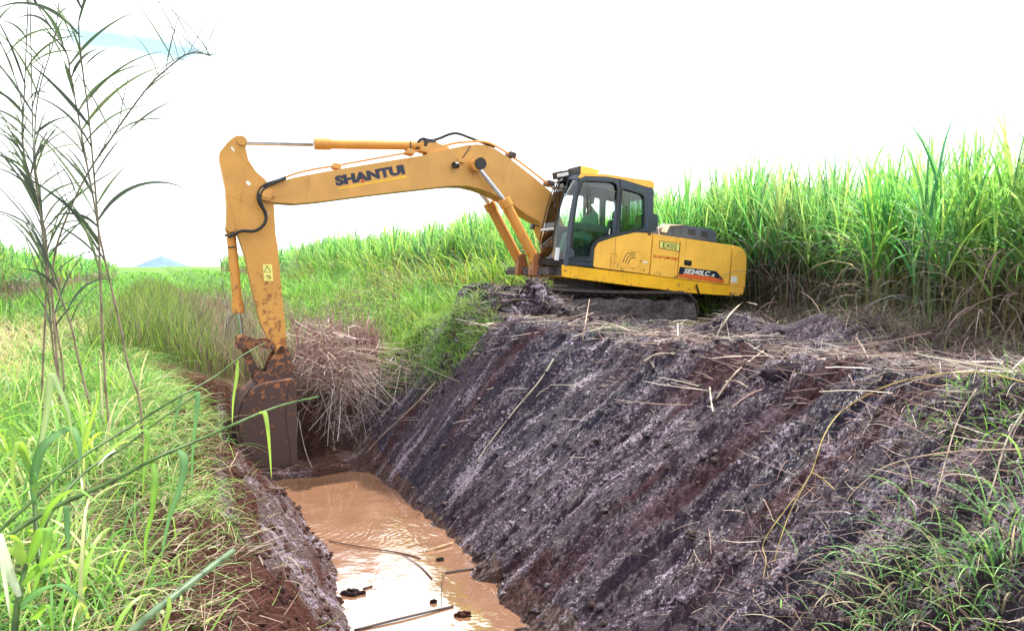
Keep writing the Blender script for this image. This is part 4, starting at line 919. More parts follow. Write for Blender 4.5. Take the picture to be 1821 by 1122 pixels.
# hard pipes along the back of the boom
def top_tube(name, pts, r, m_, y=0, k=4, parent=None): return part(tube(bmesh.new(), [L3(a, c_, y) for a, c_ in pts], r, 10, k), name, m_, parent or boom)
for y_ in (.10, -.02):
    top_tube('oil_pipe', [(505, 317), (525, 309), (560, 301), (600, 294.5), (669, 282), (735, 270)], .020, M_cyl, y_)
    top_tube('oil_pipe', [(735, 270), (780, 262), (815, 254), (860, 252.5), (885, 262), (905, 274.5), (945, 304), (985, 336)], .024, M_cyl, y_)
for q_ in ((598, 297), (728, 271.5), (752, 267.5), (908, 276.5), (976, 327)):
    b_ = bmesh.new(); box(b_, L3(q_[0], q_[1], .04), (.16, .30, .11), Matrix.Rotation(R(-6), 3, 'Y')); part(b_, 'pipe_clamp', M_mudmetal if q_[0] > 900 else M_boom, boom, bevel=.01)
top_tube('hose', [(742, 268), (743, 254), (752, 247), (765, 250), (780, 247), (800, 239), (815, 238), (835, 245), (858, 254), (880, 262)], .030, M_black, .06)
top_tube('hose', [(508, 316), (495, 321), (482, 325), (470, 330), (461, 340), (459, 354), (464, 366), (471, 378), (473, 391), (466, 403), (452, 411), (430, 411), (415, 417), (406, 422)], .030, M_black, BY + .06, 4)
top_tube('hose', [(508, 318), (495, 323), (484, 328), (474, 333), (465, 343), (463, 355), (468, 368), (474, 380)], .022, M_black, BY + .10, 4)

# --- boom cylinders, one on each side
def ram(name, barrel, rod, y, rb, rr, m_=M_cyl, collar=.16, dy=0):
    a, b2 = L3(*barrel[0], y), L3(*barrel[1], y); c1, c2 = L3(*rod[0], y), L3(*rod[1], y)
    b_ = cyl(bmesh.new(), a, b2, rb, 24); d_ = (b2 - a).normalized()
    o = part(b_, name, m_, bevel=.01)
    part(cyl(bmesh.new(), b2 - d_ * collar, b2 + d_ * .015, rb * 1.22, 24), 'collar', m_, o, bevel=.015)
    part(cyl(bmesh.new(), c1, c2, rr, 20), 'rod', M_chrome, o)
    for c_ in (a, c2): part(cyl(bmesh.new(), c_ - Vector((0, .09, 0)), c_ + Vector((0, .09, 0)), rb * 1.15, 20), 'eye', m_, o, bevel=.01)
    return o
yb = BY + .16
rod0 = (893, 350); bend_ = (950, 460)
o1 = ram('boom_cylinder', ((951, 462), (896, 356)), ((895, 354), (847, 294)), yb, .115, .05)
wire('cylinder_pipe', [(887, 356), (900, 383), (925, 425), (938, 452)], .016, M_cyl, o1, yb + .06)
a_, b2_ = L3(951, 462, yb), L3(896, 356, yb); c2_ = L3(847, 294, yb)
# far one: the same line mirrored to the other side of the boom
def mir(v): return Vector((v.x, -v.y, v.z))
b_ = cyl(bmesh.new(), mir(a_), mir(b2_), .115, 24); o2 = part(b_, 'boom_cylinder', M_cyl, bevel=.01); dd_ = (mir(b2_) - mir(a_)).normalized()
part(cyl(bmesh.new(), mir(b2_) - dd_ * .16, mir(b2_) + dd_ * .015, .14, 24), 'collar', M_cyl, o2, bevel=.015); part(cyl(bmesh.new(), mir(b2_), mir(c2_), .05, 20), 'rod', M_chrome, o2)
b_ = bmesh.new(); ft_ = round_poly(LL([(941, 452), (953, 450), (960, 488), (938, 491)], .3), .05, 3); prism(b_, ft_, .32, .56); part(b_, 'cylinder_foot', M_bucket, bevel=.02); part(prism(bmesh.new(), ft_, -.40, -.24), 'cylinder_foot', M_bucket, bevel=.02)

# --- arm cylinder on top of the boom
o3 = ram('arm_cylinder', ((768, 259.5), (560, 256.5)), ((556, 256), (428, 253)), 0, .095, .056, collar=.30)
b_ = bmesh.new(); box(b_, L3(762, 258, 0), (.24, .26, .22)); part(b_, 'cylinder_head', M_black, o3, bevel=.02)
b_ = bmesh.new(); pb = LL([(762, 254), (776, 254), (800, 263), (795, 268), (760, 276), (758, 262)], .16)
prism(b_, pb, .11, .17); prism(b_, pb, -.17, -.11); part(b_, 'cylinder_bracket', M_boom, boom, bevel=.01)
wire('cylinder_band', [(730, 252), (731, 268)], .014, M_mudmetal, o3, .1)

# --- arm
AY = .20
arm_o = [(404, 254), (413, 246), (421, 241.5), (430, 241.5), (437, 247), (438, 256), (437, 264), (442, 285), (455, 305), (470, 318), (479, 328), (486, 345), (487, 362), (490, 415), (494, 440), (501, 522), (507, 571), (510, 615), (508, 628), (496, 632), (484, 624), (476, 600), (464, 575), (449, 515), (436, 455), (424, 420), (413, 408), (402, 405), (403, 370), (400.5, 332), (390, 284), (390.5, 271)]
b_ = bmesh.new(); prism(b_, LL(arm_o, AY), -AY, AY); arm = part(b_, 'dipper_arm', M_arm, bevel=.014)
pinboss('pin', 430, 251, AY, .085, .05, M_arm, arm); pinboss('pin', 410, 405, AY, .085, .05, M_arm, arm); pinboss('pin', 497, 622, AY, .10, .10, M_arm, arm)
wire('weld_seam', [(404, 254), (425, 275), (455, 306)], .004, M_cyl, arm, AY + .001); wire('weld_seam', [(404, 345), (418, 400), (424, 420)], .004, M_cyl, arm, AY + .001)
wire('weld_seam', [(404, 345), (440, 362), (462, 374)], .004, M_cyl, arm, AY + .001)
wire('hose_clip', [(472, 378), (478, 381)], .018, M_light, arm, AY + .08)
sticker('warning_label', [(467, 470), (483.5, 470.5), (486, 500), (470, 499.5)], M_plate, arm, AY, r=0)
wire('label_sign', [(475, 473), (482, 484.5), (469.5, 484), (475, 473)], .006, M_black, arm, AY + .005)
wire('label_sign', [(473, 491), (479, 490), (482, 494), (476, 495)], .009, M_black, arm, AY + .005)
for pts in (((414, 294 + 22), (419, 318)), ((437, 321), (445, 329))): pass
sticker('sticker', [(440, 321), (447, 327), (443, 331), (437, 326)], M_white, arm, AY, r=0)
sticker('sticker', [(412, 260), (418, 268), (416, 270), (410, 263)], M_white, arm, AY, r=0)

# --- bucket cylinder
o4 = ram('bucket_cylinder', ((410, 407), (424, 556)), ((424.5, 558), (431, 603)), 0, .088, .045, collar=.24)
wire('cylinder_band', [(405, 440), (419, 439)], .014, M_mudmetal, o4, .10)
wire('hose_union', [(399, 419), (410, 418), (416, 416)], .022, M_black, o4, .14)
# --- link and bucket
b_ = bmesh.new(); lk = round_poly(LL([(422, 600), (436, 600), (460, 607), (482, 604), (490, 612), (488, 622), (462, 618), (436, 622), (422, 620)], .28), .03, 3)
prism(b_, lk, .22, .29); prism(b_, lk, -.29, -.22); part(b_, 'tipping_link', M_bucket, bevel=.008)
pb_ = part(rest(bmesh.new(), L3(430, 611, 0) - Vector((0, .34, 0)), L3(430, 611, 0) + Vector((0, .34, 0)), .075, 24), 'link_pin', M_bucket, bevel=.01)
b_ = bmesh.new(); lk = round_poly(LL([(424, 606), (436, 606), (462, 662), (452, 670), (446, 664)], .1), .02, 3); prism(b_, lk, -.13, .13); part(b_, 'bucket_rod', M_bucket, bevel=.01)
BW = .52
prof_b = LL([(515, 668), (470, 674), (447, 684), (426, 706), (417, 738), (419, 772), (430, 800), (452, 822), (482, 834), (520, 838)], 0)
prof_b = [(p.x, p.y) for p in [q_ for q_ in (Vector((v.x, v.z)) for v in smooth_pts([(a, 0, c_) for a, c_ in prof_b], 4))]]
def offset_in(pts, t):
    cxm = sum(p[0] for p in pts) / len(pts); o = []
    for i, p in enumerate(pts):
        a = Vector(pts[max(i - 1, 0)]); c_ = Vector(pts[min(i + 1, len(pts) - 1)]); d_ = (c_ - a).normalized(); o.append((p[0] + d_.y * t, p[1] - d_.x * t))
    return o
ins = offset_in(prof_b, .035); ctr_ = Vector(L(490, 750, 0))
if (Vector(ins[15]) - ctr_).length > (Vector(prof_b[15]) - ctr_).length: ins = offset_in(prof_b, -.035)
buk = empty('bucket'); buk.parent = ex
b_ = bmesh.new(); prism(b_, prof_b + ins[::-1], -BW, BW); part(b_, 'bucket_shell', M_bucket, buk, bevel=.006, seg=1)
side_b = prof_b + [L(517, 790, 0), L(508, 730, 0)]
for y_ in (BW, -BW - .03): b_ = bmesh.new(); prism(b_, side_b, y_, y_ + .03); part(b_, 'side_plate', M_bucket, buk, bevel=.004, seg=1)
b_ = bmesh.new(); ed = LL([(508, 668), (520, 668), (522, 838), (510, 838), (510, 790), (502, 730)], 0); prism(b_, ed, BW + .03, BW + .055); part(b_, 'side_cutter', M_bucket, buk, bevel=.006)
er = LL([(480, 634), (497, 611), (510, 618), (516, 640), (520, 684), (455, 694), (448, 668), (458, 654), (470, 660)], 0)
for y_ in (.23, -.30): b_ = bmesh.new(); prism(b_, round_poly(er, .05, 3), y_, y_ + .07); part(b_, 'ear', M_bucket, buk, bevel=.012)
b_ = bmesh.new()
for dx_ in (0, 1): tube(b_, [L3(a, c_, BW + .035) for a, c_ in ((447, 690 + dx_ * 0), (432, 712), (424, 742), (426, 772), (437, 797), (456, 815))], .012, 6, 3)
part(b_, 'weld_bead', M_bucket, buk)
b_ = bmesh.new(); prism(b_, round_poly(LL([(446, 800), (470, 812), (512, 820), (512, 834), (480, 832), (452, 820)], BW), .02, 2), BW + .03, BW + .05); part(b_, 'wear_plate', M_bucket, buk, bevel=.004)
for q_ in ((462, 815), (482, 822), (500, 826)): c_ = L3(*q_, BW + .05); part(rest(bmesh.new(), c_, c_ + Vector((0, .02, 0)), .02, 10), 'bolt', M_mudmetal, buk)
for i in range(5):
    y_ = -BW + .1 + i * (2 * BW - .2) / 4; c_ = L(520, 838, 0); b_ = bmesh.new(); prism(b_, [(c_[0] + .05, c_[1] + .06), (c_[0] + .05, c_[1] - .04), (c_[0] - .24, c_[1] - .04), (c_[0] - .26, c_[1] - .01)], y_ - .06, y_ + .06); part(b_, 'tooth', M_bucket, buk, bevel=.01)

# ================================================================== operator
def skin_body(name, joints, edges, m_, parent=None, sub=2):
    me_ = bpy.data.meshes.new(name); me_.from_pydata([j[0] for j in joints], edges, []); o = bpy.data.objects.new(name, me_); C.objects.link(o)
    md = o.modifiers.new('s', 'SKIN'); sk_ = me_.skin_vertices[0].data
    for i, j in enumerate(joints): r_ = j[1]; sk_[i].radius = r_ if isinstance(r_, tuple) else (r_, r_)
    sk_[0].use_root = True; md.use_smooth_shade = True
    m2_ = o.modifiers.new('u', 'SUBSURF'); m2_.levels = sub; m2_.render_levels = sub
    me2 = bpy.data.meshes.new_from_object(o.evaluated_get(bpy.context.evaluated_depsgraph_get())); bpy.data.objects.remove(o); bpy.data.meshes.remove(me_)
    me2.name = name; me2.materials.clear(); me2.polygons.foreach_set('use_smooth', [True] * len(me2.polygons)); return link(name, me2, m_, parent)
# seated facing forward (+x of the machine), pelvis on the seat
J = [((0, 0, .09), (.15, .12)), ((-.04, 0, .28), (.14, .12)), ((-.02, 0, .46), (.17, .12)), ((.02, 0, .58), .07), ((.05, 0, .66), .055), ((.085, 0, .77), (.085, .095)), ((.095, 0, .86), (.075, .085))]
E = [(0, 1), (1, 2), (2, 3), (3, 4), (4, 5), (5, 6)]
for sg in (1, -1):
    b0 = len(J)
    J += [((0, sg * .17, .51), .062), ((.10, sg * .24, .28), .045), ((.30, sg * .27, .22), .036), ((.36, sg * .275, .235), (.026, .036)), ((.42, sg * .275, .245), (.016, .036))]
    E += [(2, b0), (b0, b0 + 1), (b0 + 1, b0 + 2), (b0 + 2, b0 + 3), (b0 + 3, b0 + 4)]
    for f_ in range(4):
        yy = sg * (.248 + f_ * .018); ln_ = [.055, .065, .062, .045][f_]; k = len(J)
        J += [((.455, yy, .240), .0095), ((.455 + ln_ * .55, yy, .205), .0085), ((.45 + ln_ * .2, yy, .180), .008)]; E += [(b0 + 4, k), (k, k + 1), (k + 1, k + 2)]
    k = len(J); J += [((.385, sg * .235, .222), .011), ((.43, sg * .225, .20), .009)]; E += [(b0 + 3, k), (k, k + 1)]
    k = len(J); J += [((.10, sg * .10, .07), .09), ((.46, sg * .14, .10), .065), ((.50, sg * .14, -.28), .045), ((.60, sg * .14, -.33), .04)]; E += [(0, k), (k, k + 1), (k + 1, k + 2), (k + 2, k + 3)]
J += [((.165, 0, .79), .016), ((.13, 0, .71), .035)]; E += [(5, len(J) - 2), (4, len(J) - 1)]
for sg in (1, -1): J.append(((.075, sg * .085, .78), .018)); E.append((5, len(J) - 1))
hx_, hz_ = L(1048, 357, .9)
seat_top = sz + .08
print('SC', (hz_ - seat_top) / .80)
PO = MM @ Vector((hx_ - .09, .9, seat_top)); SC = (hz_ - seat_top) / .80
per = empty('person', label='dark-clothed operator sitting at the levers inside the cab, seen through the door window', cat='person')
per.matrix_world = Matrix.Translation(PO) @ RM.to_4x4() @ Matrix.Diagonal((SC, SC, SC, 1))
M_skin = plain('dark_skin', (.07, .035, .022), .5); M_cloth = plain('dark_green_overalls', (.07, .19, .15), .8)
skin_body('body', J, E, M_skin, per)
JS = [((0, 0, .09), (.165, .135)), ((-.04, 0, .28), (.155, .135)), ((-.02, 0, .46), (.18, .135)), ((.015, 0, .56), .075)]; ES = [(0, 1), (1, 2), (2, 3)]
for sg in (1, -1): k = len(JS); JS += [((0, sg * .17, .51), .075), ((.10, sg * .24, .28), .058), ((.26, sg * .265, .225), .048)]; ES += [(2, k), (k, k + 1), (k + 1, k + 2)]
skin_body('overalls', JS, ES, M_cloth, per)
JT = [((0, 0, .08), .14)]; ET = []
for sg in (1, -1): k = len(JT); JT += [((.10, sg * .10, .07), .10), ((.46, sg * .14, .10), .076), ((.50, sg * .14, -.26), .058)]; ET += [(0, k), (k, k + 1), (k + 1, k + 2)]
skin_body('trousers', JT, ET, M_cloth, per)
b_ = bmesh.new(); bmesh.ops.create_uvsphere(b_, u_segments=20, v_segments=12, radius=1); bmesh.ops.transform(b_, matrix=Matrix.Translation((.075, 0, .84)) @ Matrix.Diagonal((.102, .092, .092, 1)), verts=b_.verts)
for v in [v for v in b_.verts if v.co.z < .80 or (v.co.x > .13 and v.co.z < .85)]: v.co = Vector((.07, v.co.y * .8, max(v.co.z, .78)))
fin(b_, 'hair', M_black, per)
for sg in (1, -1):
    b_ = bmesh.new(); bmesh.ops.create_uvsphere(b_, u_segments=10, v_segments=8, radius=.011); bmesh.ops.translate(b_, vec=(.160, sg * .033, .815), verts=b_.verts); fin(b_, 'eye', M_white, per)
b_ = bmesh.new(); tube(b_, [(.158, -.028, .738), (.166, 0, .735), (.158, .028, .738)], .007, 6, 2); fin(b_, 'mouth', plain('lips', (.16, .05, .04), .5), per)

# ================================================================== tall reeds on the left bank
def leaf_strip(bm, pts, w0, k=5, col=(.1, .2, .03), side=None, fold=.25, taper=.8):
    """one long leaf with a folded midrib along a 3D path"""
    pts = smooth_pts(pts, k); n = len(pts); lay = bm.verts.layers.float_color.get('Col') or bm.verts.layers.float_color.new('Col'); prev = None
    for i, p in enumerate(pts):
        t = (pts[min(i + 1, n - 1)] - pts[max(i - 1, 0)]).normalized(); f = i / (n - 1)
        sd_ = (side if side is not None else t.cross(Vector((0, 0, 1)))).copy(); sd_ = sd_ - t * sd_.dot(t)
        sd_ = sd_.normalized() if sd_.length > 1e-4 else Vector((1, 0, 0)); nn = t.cross(sd_)
        w = .8 * w0 * min(1, .3 + 2.4 * f) * (1 - f) ** taper * .5 + w0 * .015
        ring = [bm.verts.new(p - sd_ * w), bm.verts.new(p + nn * w * fold), bm.verts.new(p + sd_ * w)]
        for j, q in enumerate(ring): tb = max(0, f - .88) * 7; c = [(x * (1 + (.35 if j == 1 else 0)) * (.85 + .3 * f)) * (1 - tb) + tb * y_ for x, y_ in zip(col, (.26, .17, .07))]; q[lay] = (*c, 1)
        if prev:
            for j in (0, 1): bm.faces.new((prev[j], prev[j + 1], ring[j + 1], ring[j]))
        prev = ring
def stem_mesh(bm, pts, r, col, k=4, seg=7, node=.22, col2=None):
    n0 = len(bm.verts); lay = bm.verts.layers.float_color.get('Col') or bm.verts.layers.float_color.new('Col')
    tube(bm, pts, r, seg, k); bm.verts.ensure_lookup_table(); lay = bm.verts.layers.float_color.get('Col')
    tot = len(bm.verts) - n0
    for i in range(n0, len(bm.verts)):
        f = (i - n0) / tot; c = col if col2 is None else [a * (1 - f) + b * f for a, b in zip(col, col2)]
        d_ = .55 if ((i - n0) // seg) % 4 == 0 else 1; bm.verts[i][lay] = (c[0] * d_, c[1] * d_, c[2] * d_, 1)
def fin2(bm, name, m_, parent=None):
    me_ = bpy.data.meshes.new(name); bm.to_mesh(me_); bm.free(); me_.polygons.foreach_set('use_smooth', [True] * len(me_.polygons)); return link(name, me_, m_, parent)
def reed(pts, dist, label, nleaf, lean=0, plume=False, seed=0, leafpx=None, top=None, lw=.022):
    rnd = random.Random(seed)
    P3 = []; n = len(pts)
    base = ground_hit(*pts[-1]) if dist is None else None
    for i, (a, b_) in enumerate(pts): P3.append(at(a, b_, dist))
    P3 = P3[::-1]                                   # base first
    if top: P3.append(top)
    root = P3[0].copy(); gz = float(height(root.x, root.y)); 
    if P3[0].z > gz: P3.insert(0, Vector((root.x, root.y, gz - .05)))
    e = empty('reed', P3[0], label, 'reed', 'tall reeds on the left bank')
    T = Matrix.Translation(-P3[0])
    sm = smooth_pts(P3, 8)
    bm_ = bmesh.new(); stem_mesh(bm_, [T @ p for p in P3], (.0115, .005), (.34, .26, .19), 6, 7, col2=(.07, .10, .06)); fin2(bm_, 'stem', M_reed, e)
    bm_ = bmesh.new()
    nleaf = int(nleaf * 1.5)
    for i in range(nleaf):
        f = .34 + .70 * (i + rnd.random() * .6) / nleaf; p = sm[min(int(f * (len(sm) - 1)), len(sm) - 1)]
        a = rnd.choice((0, math.pi, math.pi)) + rnd.gauss(0, .6); ln = rnd.uniform(.35, .95) * (1.1 - .35 * abs(f - .6)); el = rnd.uniform(.75, 1.35)
        q = [T @ p]; d_ = Vector((math.cos(a) * math.cos(el), math.sin(a) * math.cos(el), math.sin(el))); cur = q[0]; dr = rnd.uniform(.05, .34)
        for s_ in range(5): cur = cur + d_ * ln / 5; d_ = (d_ + Vector((0, 0, -dr))).normalized(); q.append(cur)
        c = rnd.choice([(.055, .085, .04), (.075, .12, .05), (.04, .055, .04), (.10, .15, .06), (.05, .07, .05)])
        leaf_strip(bm_, q, lw * rnd.uniform(1.0, 2.1), 3, c, side=Vector((rnd.gauss(0, .5), rnd.gauss(0, .3), 1)))
    fin2(bm_, 'leaves', M_reed, e)
    if plume:
        bm_ = bmesh.new(); m0 = int(len(sm) * .38)
        for i in range(230):
            f = m0 + (len(sm) - 1 - m0) * rnd.random() ** .8; p = T @ sm[int(f)]; a = rnd.uniform(0, 6.28); ln = rnd.uniform(.04, .20)
            q = [p]; d_ = Vector((math.cos(a) * .7 + .35, math.sin(a) * .5, rnd.uniform(-.1, .8))).normalized(); cur = p
            for s_ in range(3): cur = cur + d_ * ln / 3; d_ = (d_ + Vector((.05, 0, -.28))).normalized(); q.append(cur)
            leaf_strip(bm_, q, .007, 1, (.16, .17, .16), side=Vector((rnd.gauss(0, .6), .2, 1)))
        fin2(bm_, 'plume', M_reed, e)
    return e
reed([(53, -60), (44, 150), (42, 267), (67, 356), (78, 428), (96, 499), (125, 574), (143, 654), (165, 745)], 6.9, 'tall thin reed leaning left at its foot, third stem of the left cluster, ending lowest', 22, seed=1)
reed([(52, -70), (58, 223), (62, 312), (73, 379), (83, 477), (91, 580), (97, 637), (107, 690)], 7.6, 'tall thin upright reed in the middle of the crowded left cluster', 23, seed=2)
reed([(-14, 40), (36, 169), (40, 258), (58, 330), (80, 410), (82, 470), (81, 551), (77, 637), (75, 700)], 7.3, 'leftmost tall reed, its top bending out over the left edge', 19, seed=3)
reed([(374, 100), (352, 94), (330, 98), (303, 118), (267, 151), (223, 209), (196, 249), (154, 312), (120, 383), (98, 450), (93, 520), (98, 600), (105, 680)], 7.0, 'reed with a feathery grey plume arching to the right against the sky', 16, plume=True, seed=4, lw=.013)
reed([(152, -60), (149, 0), (140, 45), (147, 125), (156, 191), (165, 285), (171, 356), (176, 428), (178, 494), (182, 580), (188, 694), (195, 775)], 6.4, 'straight tall reed whose green and tan stem stands right of the leaning ones', 14, seed=5, lw=.028)
reed([(40, -60), (70, 15), (116, 89), (125, 134), (138, 200), (154, 290), (165, 347), (178, 423), (194, 494), (214, 580), (228, 651), (250, 725)], 6.6, 'rightmost tall reed at its foot, leaning left and crossing its straight neighbour', 16, seed=6, lw=.030)
reed([(110, -60), (98, 60), (70, 160), (62, 240), (66, 330), (80, 420), (88, 500), (100, 580), (112, 660)], 7.9, 'faint thin reed behind the left cluster, curving right towards its top', 20, seed=7)
# a single thin stake in the meadow
# ================================================================== broad leafed grass close to the camera
def stalk(name, label, cat, pts, r=.006, leaves=(), col=(.10, .19, .05), group=None, mt=None, col2=None):
    P3 = [at(a, b_, d_) for a, b_, d_ in pts]
    e = empty(name, P3[0], label, cat, group); T = Matrix.Translation(-P3[0])
    bm_ = bmesh.new(); stem_mesh(bm_, [T @ p for p in P3], r, col, 6, 7, col2=col2); fin2(bm_, 'stem', mt or M_wide, e)
    for lp, w, c in leaves:
        bm_ = bmesh.new(); q = [T @ at(a, b_, d_) for a, b_, d_ in lp]
        leaf_strip(bm_, q, w, 5, c, side=Vector((1, .25, .0))); fin2(bm_, 'leaf', mt or M_wide, e)
    return e
GA, GB, GC = (.17, .34, .06), (.11, .25, .09), (.27, .42, .08)
stalk('grass_stalk', 'highest of three long green stalks, its tip in front of the bucket cylinder', 'grass stalk',
      [(-20, 960, 2.3), (40, 906, 2.4), (135, 820, 2.6), (245, 750, 2.9), (311, 710, 3.0), (381, 670, 3.2), (430, 633, 3.35), (471, 610, 3.5)], (.0065, .003),
      [(((423, 638, 3.33), (421, 670, 3.32), (415, 710, 3.3), (413, 757, 3.3)), .027, GC), (((323, 697, 3.05), (319, 720, 3.02), (312, 745, 3.0), (308, 782, 3.0)), .022, GB)])
stalk('grass_stalk', 'lowest and longest of three slanting green stalks, its tip just right of the bucket', 'grass stalk',
      [(-10, 968, 2.1), (90, 905, 2.25), (200, 855, 2.4), (275, 815, 2.5), (346, 785, 2.65), (426, 750, 2.8), (466, 733, 2.9), (510, 718, 3.0), (567, 705, 3.1)], (.008, .004),
      [(((461, 735, 2.88), (470, 733, 2.87), (476, 760, 2.85), (480, 805, 2.85), (483, 852, 2.85)), .029, GC),
       (((318, 800, 2.55), (327, 815, 2.5), (322, 860, 2.48), (300, 925, 2.46), (284, 1010, 2.45)), .042, GB),
       (((270, 818, 2.5), (275, 850, 2.46), (271, 905, 2.45), (259, 960, 2.44), (258, 1008, 2.44)), .036, GA)])
stalk('grass_stalk', 'middle one of three long green stalks slanting over the bank, with one wide hanging leaf', 'grass stalk',
      [(60, 985, 2.2), (95, 905, 2.3), (150, 840, 2.45), (220, 795, 2.6), (280, 750, 2.7), (350, 702, 2.85)], (.006, .003),
      [(((346, 704, 2.84), (352, 700, 2.82), (349, 740, 2.8), (343, 800, 2.8), (341, 882, 2.8)), .032, GB), (((256, 762, 2.66), (262, 775, 2.64), (258, 815, 2.63), (253, 882, 2.62)), .03, GA),
       (((205, 800, 2.58), (190, 810, 2.5), (172, 830, 2.45)), .02, (.5, .52, .45))])
stalk('cut_stalk', 'stout grey-green cut stalk poking up from the bottom edge left of the water', 'cut stalk',
      [(215, 1140, 2.4), (275, 1085, 2.5), (320, 1051, 2.6), (375, 1008, 2.75), (416, 978, 2.85)], (.013, .012),
      [(((300, 1060, 2.5), (300, 1085, 2.48), (290, 1122, 2.46), (284, 1160, 2.45)), .028, GC)], col=(.20, .30, .18))
def bl(pts, w, c): return (pts, w, c)
stalk('broad_leaf_grass', 'broad leafed grass plant arching at the left edge, halfway down', 'grass plant',
      [(70, 1000, 2.2), (62, 900, 2.3), (66, 820, 2.35), (75, 760, 2.4)], (.008, .004),
      [bl(((62, 905, 2.3), (60, 850, 2.3), (78, 792, 2.3), (122, 762, 2.35), (136, 775, 2.3), (143, 805, 2.28), (137, 850, 2.27)), .046, GB),
       bl(((66, 830, 2.32), (85, 720, 2.3), (90, 665, 2.3), (105, 690, 2.28), (122, 735, 2.25), (130, 785, 2.25)), .036, (.26, .36, .16)),
       bl(((63, 880, 2.3), (42, 800, 2.3), (30, 790, 2.28), (22, 850, 2.26), (38, 900, 2.25)), .034, GC),
       bl(((64, 860, 2.3), (20, 770, 2.3), (-8, 775, 2.3), (-20, 840, 2.3)), .03, GA),
       bl(((66, 960, 2.2), (90, 900, 2.2), (135, 870, 2.15), (180, 900, 2.1)), .028, GA)])
stalk('broad_leaf_grass', 'broad leafed grass plant with pale drooping leaves at the bottom left corner', 'grass plant',
      [(22, 1180, 1.85), (30, 1080, 1.9), (45, 1010, 1.95), (60, 960, 2.0)], (.009, .005),
      [bl(((35, 1060, 1.9), (10, 1000, 1.9), (-4, 950, 1.88), (6, 1010, 1.85), (18, 1100, 1.85)), .045, (.50, .58, .42)),
       bl(((50, 1000, 1.95), (72, 950, 1.95), (86, 945, 1.94), (75, 1000, 1.93), (52, 1075, 1.92)), .05, GA),
       bl(((50, 1010, 1.95), (20, 970, 1.95), (-10, 1000, 1.95), (-30, 1050, 1.95)), .055, GC),
       bl(((40, 1040, 1.92), (80, 1000, 1.92), (140, 975, 1.9), (205, 975, 1.9)), .03, GA),
       bl(((35, 1080, 1.9), (70, 1050, 1.9), (110, 1040, 1.88), (150, 1070, 1.88)), .034, GB),
       bl(((32, 1100, 1.9), (60, 1100, 1.88), (85, 1075, 1.86), (95, 1130, 1.85)), .032, GA),
       bl(((46, 1000, 1.96), (30, 960, 1.96), (10, 955, 1.95), (-5, 985, 1.95)), .026, GC)])
stalk('broad_leaf_grass', 'upright young broad leafed grass between the slanting stalks left of centre', 'grass plant',
      [(135, 850, 3.0), (150, 780, 3.05), (170, 720, 3.1)], (.006, .003),
      [bl(((140, 830, 3.0), (155, 770, 3.0), (170, 725, 3.0), (176, 690, 3.0)), .03, GC), bl(((140, 830, 3.0), (125, 760, 3.0), (105, 720, 3.0), (85, 735, 3.0)), .028, GA),
       bl(((150, 800, 3.0), (175, 770, 2.95), (200, 775, 2.9), (215, 810, 2.9)), .022, GC), bl(((118, 960, 2.7), (118, 900, 2.7), (122, 950, 2.68), (120, 1010, 2.66)), .03, GB)])
# loose broad blades rising all over the near left corner
G = Veg()
P, s, v, d = field(9000, 2.1, 9.5, -40, -8, lambda s, v, x, y: (s < -2.7) & (rng.random(len(x)) < .28 + .72 * ss(-3.6, -4.8, s)))
n = len(P); cb = pick([(.11, .28, .06), (.17, .38, .07), (.26, .48, .10), (.08, .21, .06), (.36, .44, .18)], n)
G.add(P, U_(0, 6.28, n), U_(.2, .65, n) * (.6 + .4 * ss(3, 6, d)), U_(.05, .9, n), U_(.5, 2.4, n), U_(.008, .022, n), 7, cb * .8, cb * 1.15, U_(-.5, .5, n), p=1.6)
P, s, v, d = field(2600, 2.6, 11, -42, -7, lambda s, v, x, y: (s < -3.0) & (fbm(x * 1.1, y * 1.1, 98, 2) > -.1))
n = len(P); cb = pick([(.18, .38, .07), (.27, .48, .09), (.36, .54, .12), (.12, .27, .07), (.50, .50, .26)], n)
G.add(P, U_(0, 6.28, n), U_(.45, 1.0, n) * (.55 + .45 * ss(3, 6.5, d)), U_(.02, .7, n), U_(.5, 2.6, n), U_(.012, .030, n), 8, cb * .8, cb * 1.15, U_(-.6, .6, n), p=1.8)
tag(G.build('coarse_grass', M_wide), 'coarse wide bladed grass in the near left corner', 'grass', kind='stuff')

# ================================================================== sticks and stalks lying about
def on_ground(pts, lift=.02): 
    o = []
    for p in pts: q = ground_hit(p[0], p[1]); q.z += lift + (p[2] if len(p) > 2 else 0); o.append(q)
    return o
def stick(name, label, cat, pts, r, col, lift=.02, extra=(), group=None, P3=None):
    P3 = P3 or on_ground(pts, lift); o0 = P3[0].copy(); bm_ = bmesh.new(); stem_mesh(bm_, [p - o0 for p in P3], r, col, 5, 7)
    for e_ in extra: stem_mesh(bm_, [p - o0 for p in on_ground(e_, lift)], r if not isinstance(r, tuple) else r[1], col, 4, 6)
    ob = fin2(bm_, name, M_dry); ob.location = o0; return tag(ob, label, cat, group)
TAN, PAL, DK, YL = (.46, .35, .27), (.55, .48, .38), (.07, .045, .04), (.50, .38, .12)
stick('cane_stalk', 'long pale stalk slanting over the dark hollow right of the middle of the slope', 'stalk', [(1273, 713), (1310, 672, .06), (1358, 630, .03)], (.016, .012), TAN)
stick('cane_stalk', 'bent pale stalk lying just below the crest under the digger tail', 'stalk', [(1145, 648, .02), (1168, 638, .05), (1200, 631)], (.017, .011), PAL, extra=([(1157, 645), (1171, 668)],))
stick('cane_stalk', 'short pale stalk pointing down right beneath the long one by the dark hollow', 'stalk', [(1296, 680), (1312, 687, .04), (1333, 694)], .010, TAN)
stick('cane_stalk', 'short upright pale stalk left of the long one on the slope', 'stalk', [(1268, 736), (1264, 720, .05), (1262, 703, .08)], .012, PAL)
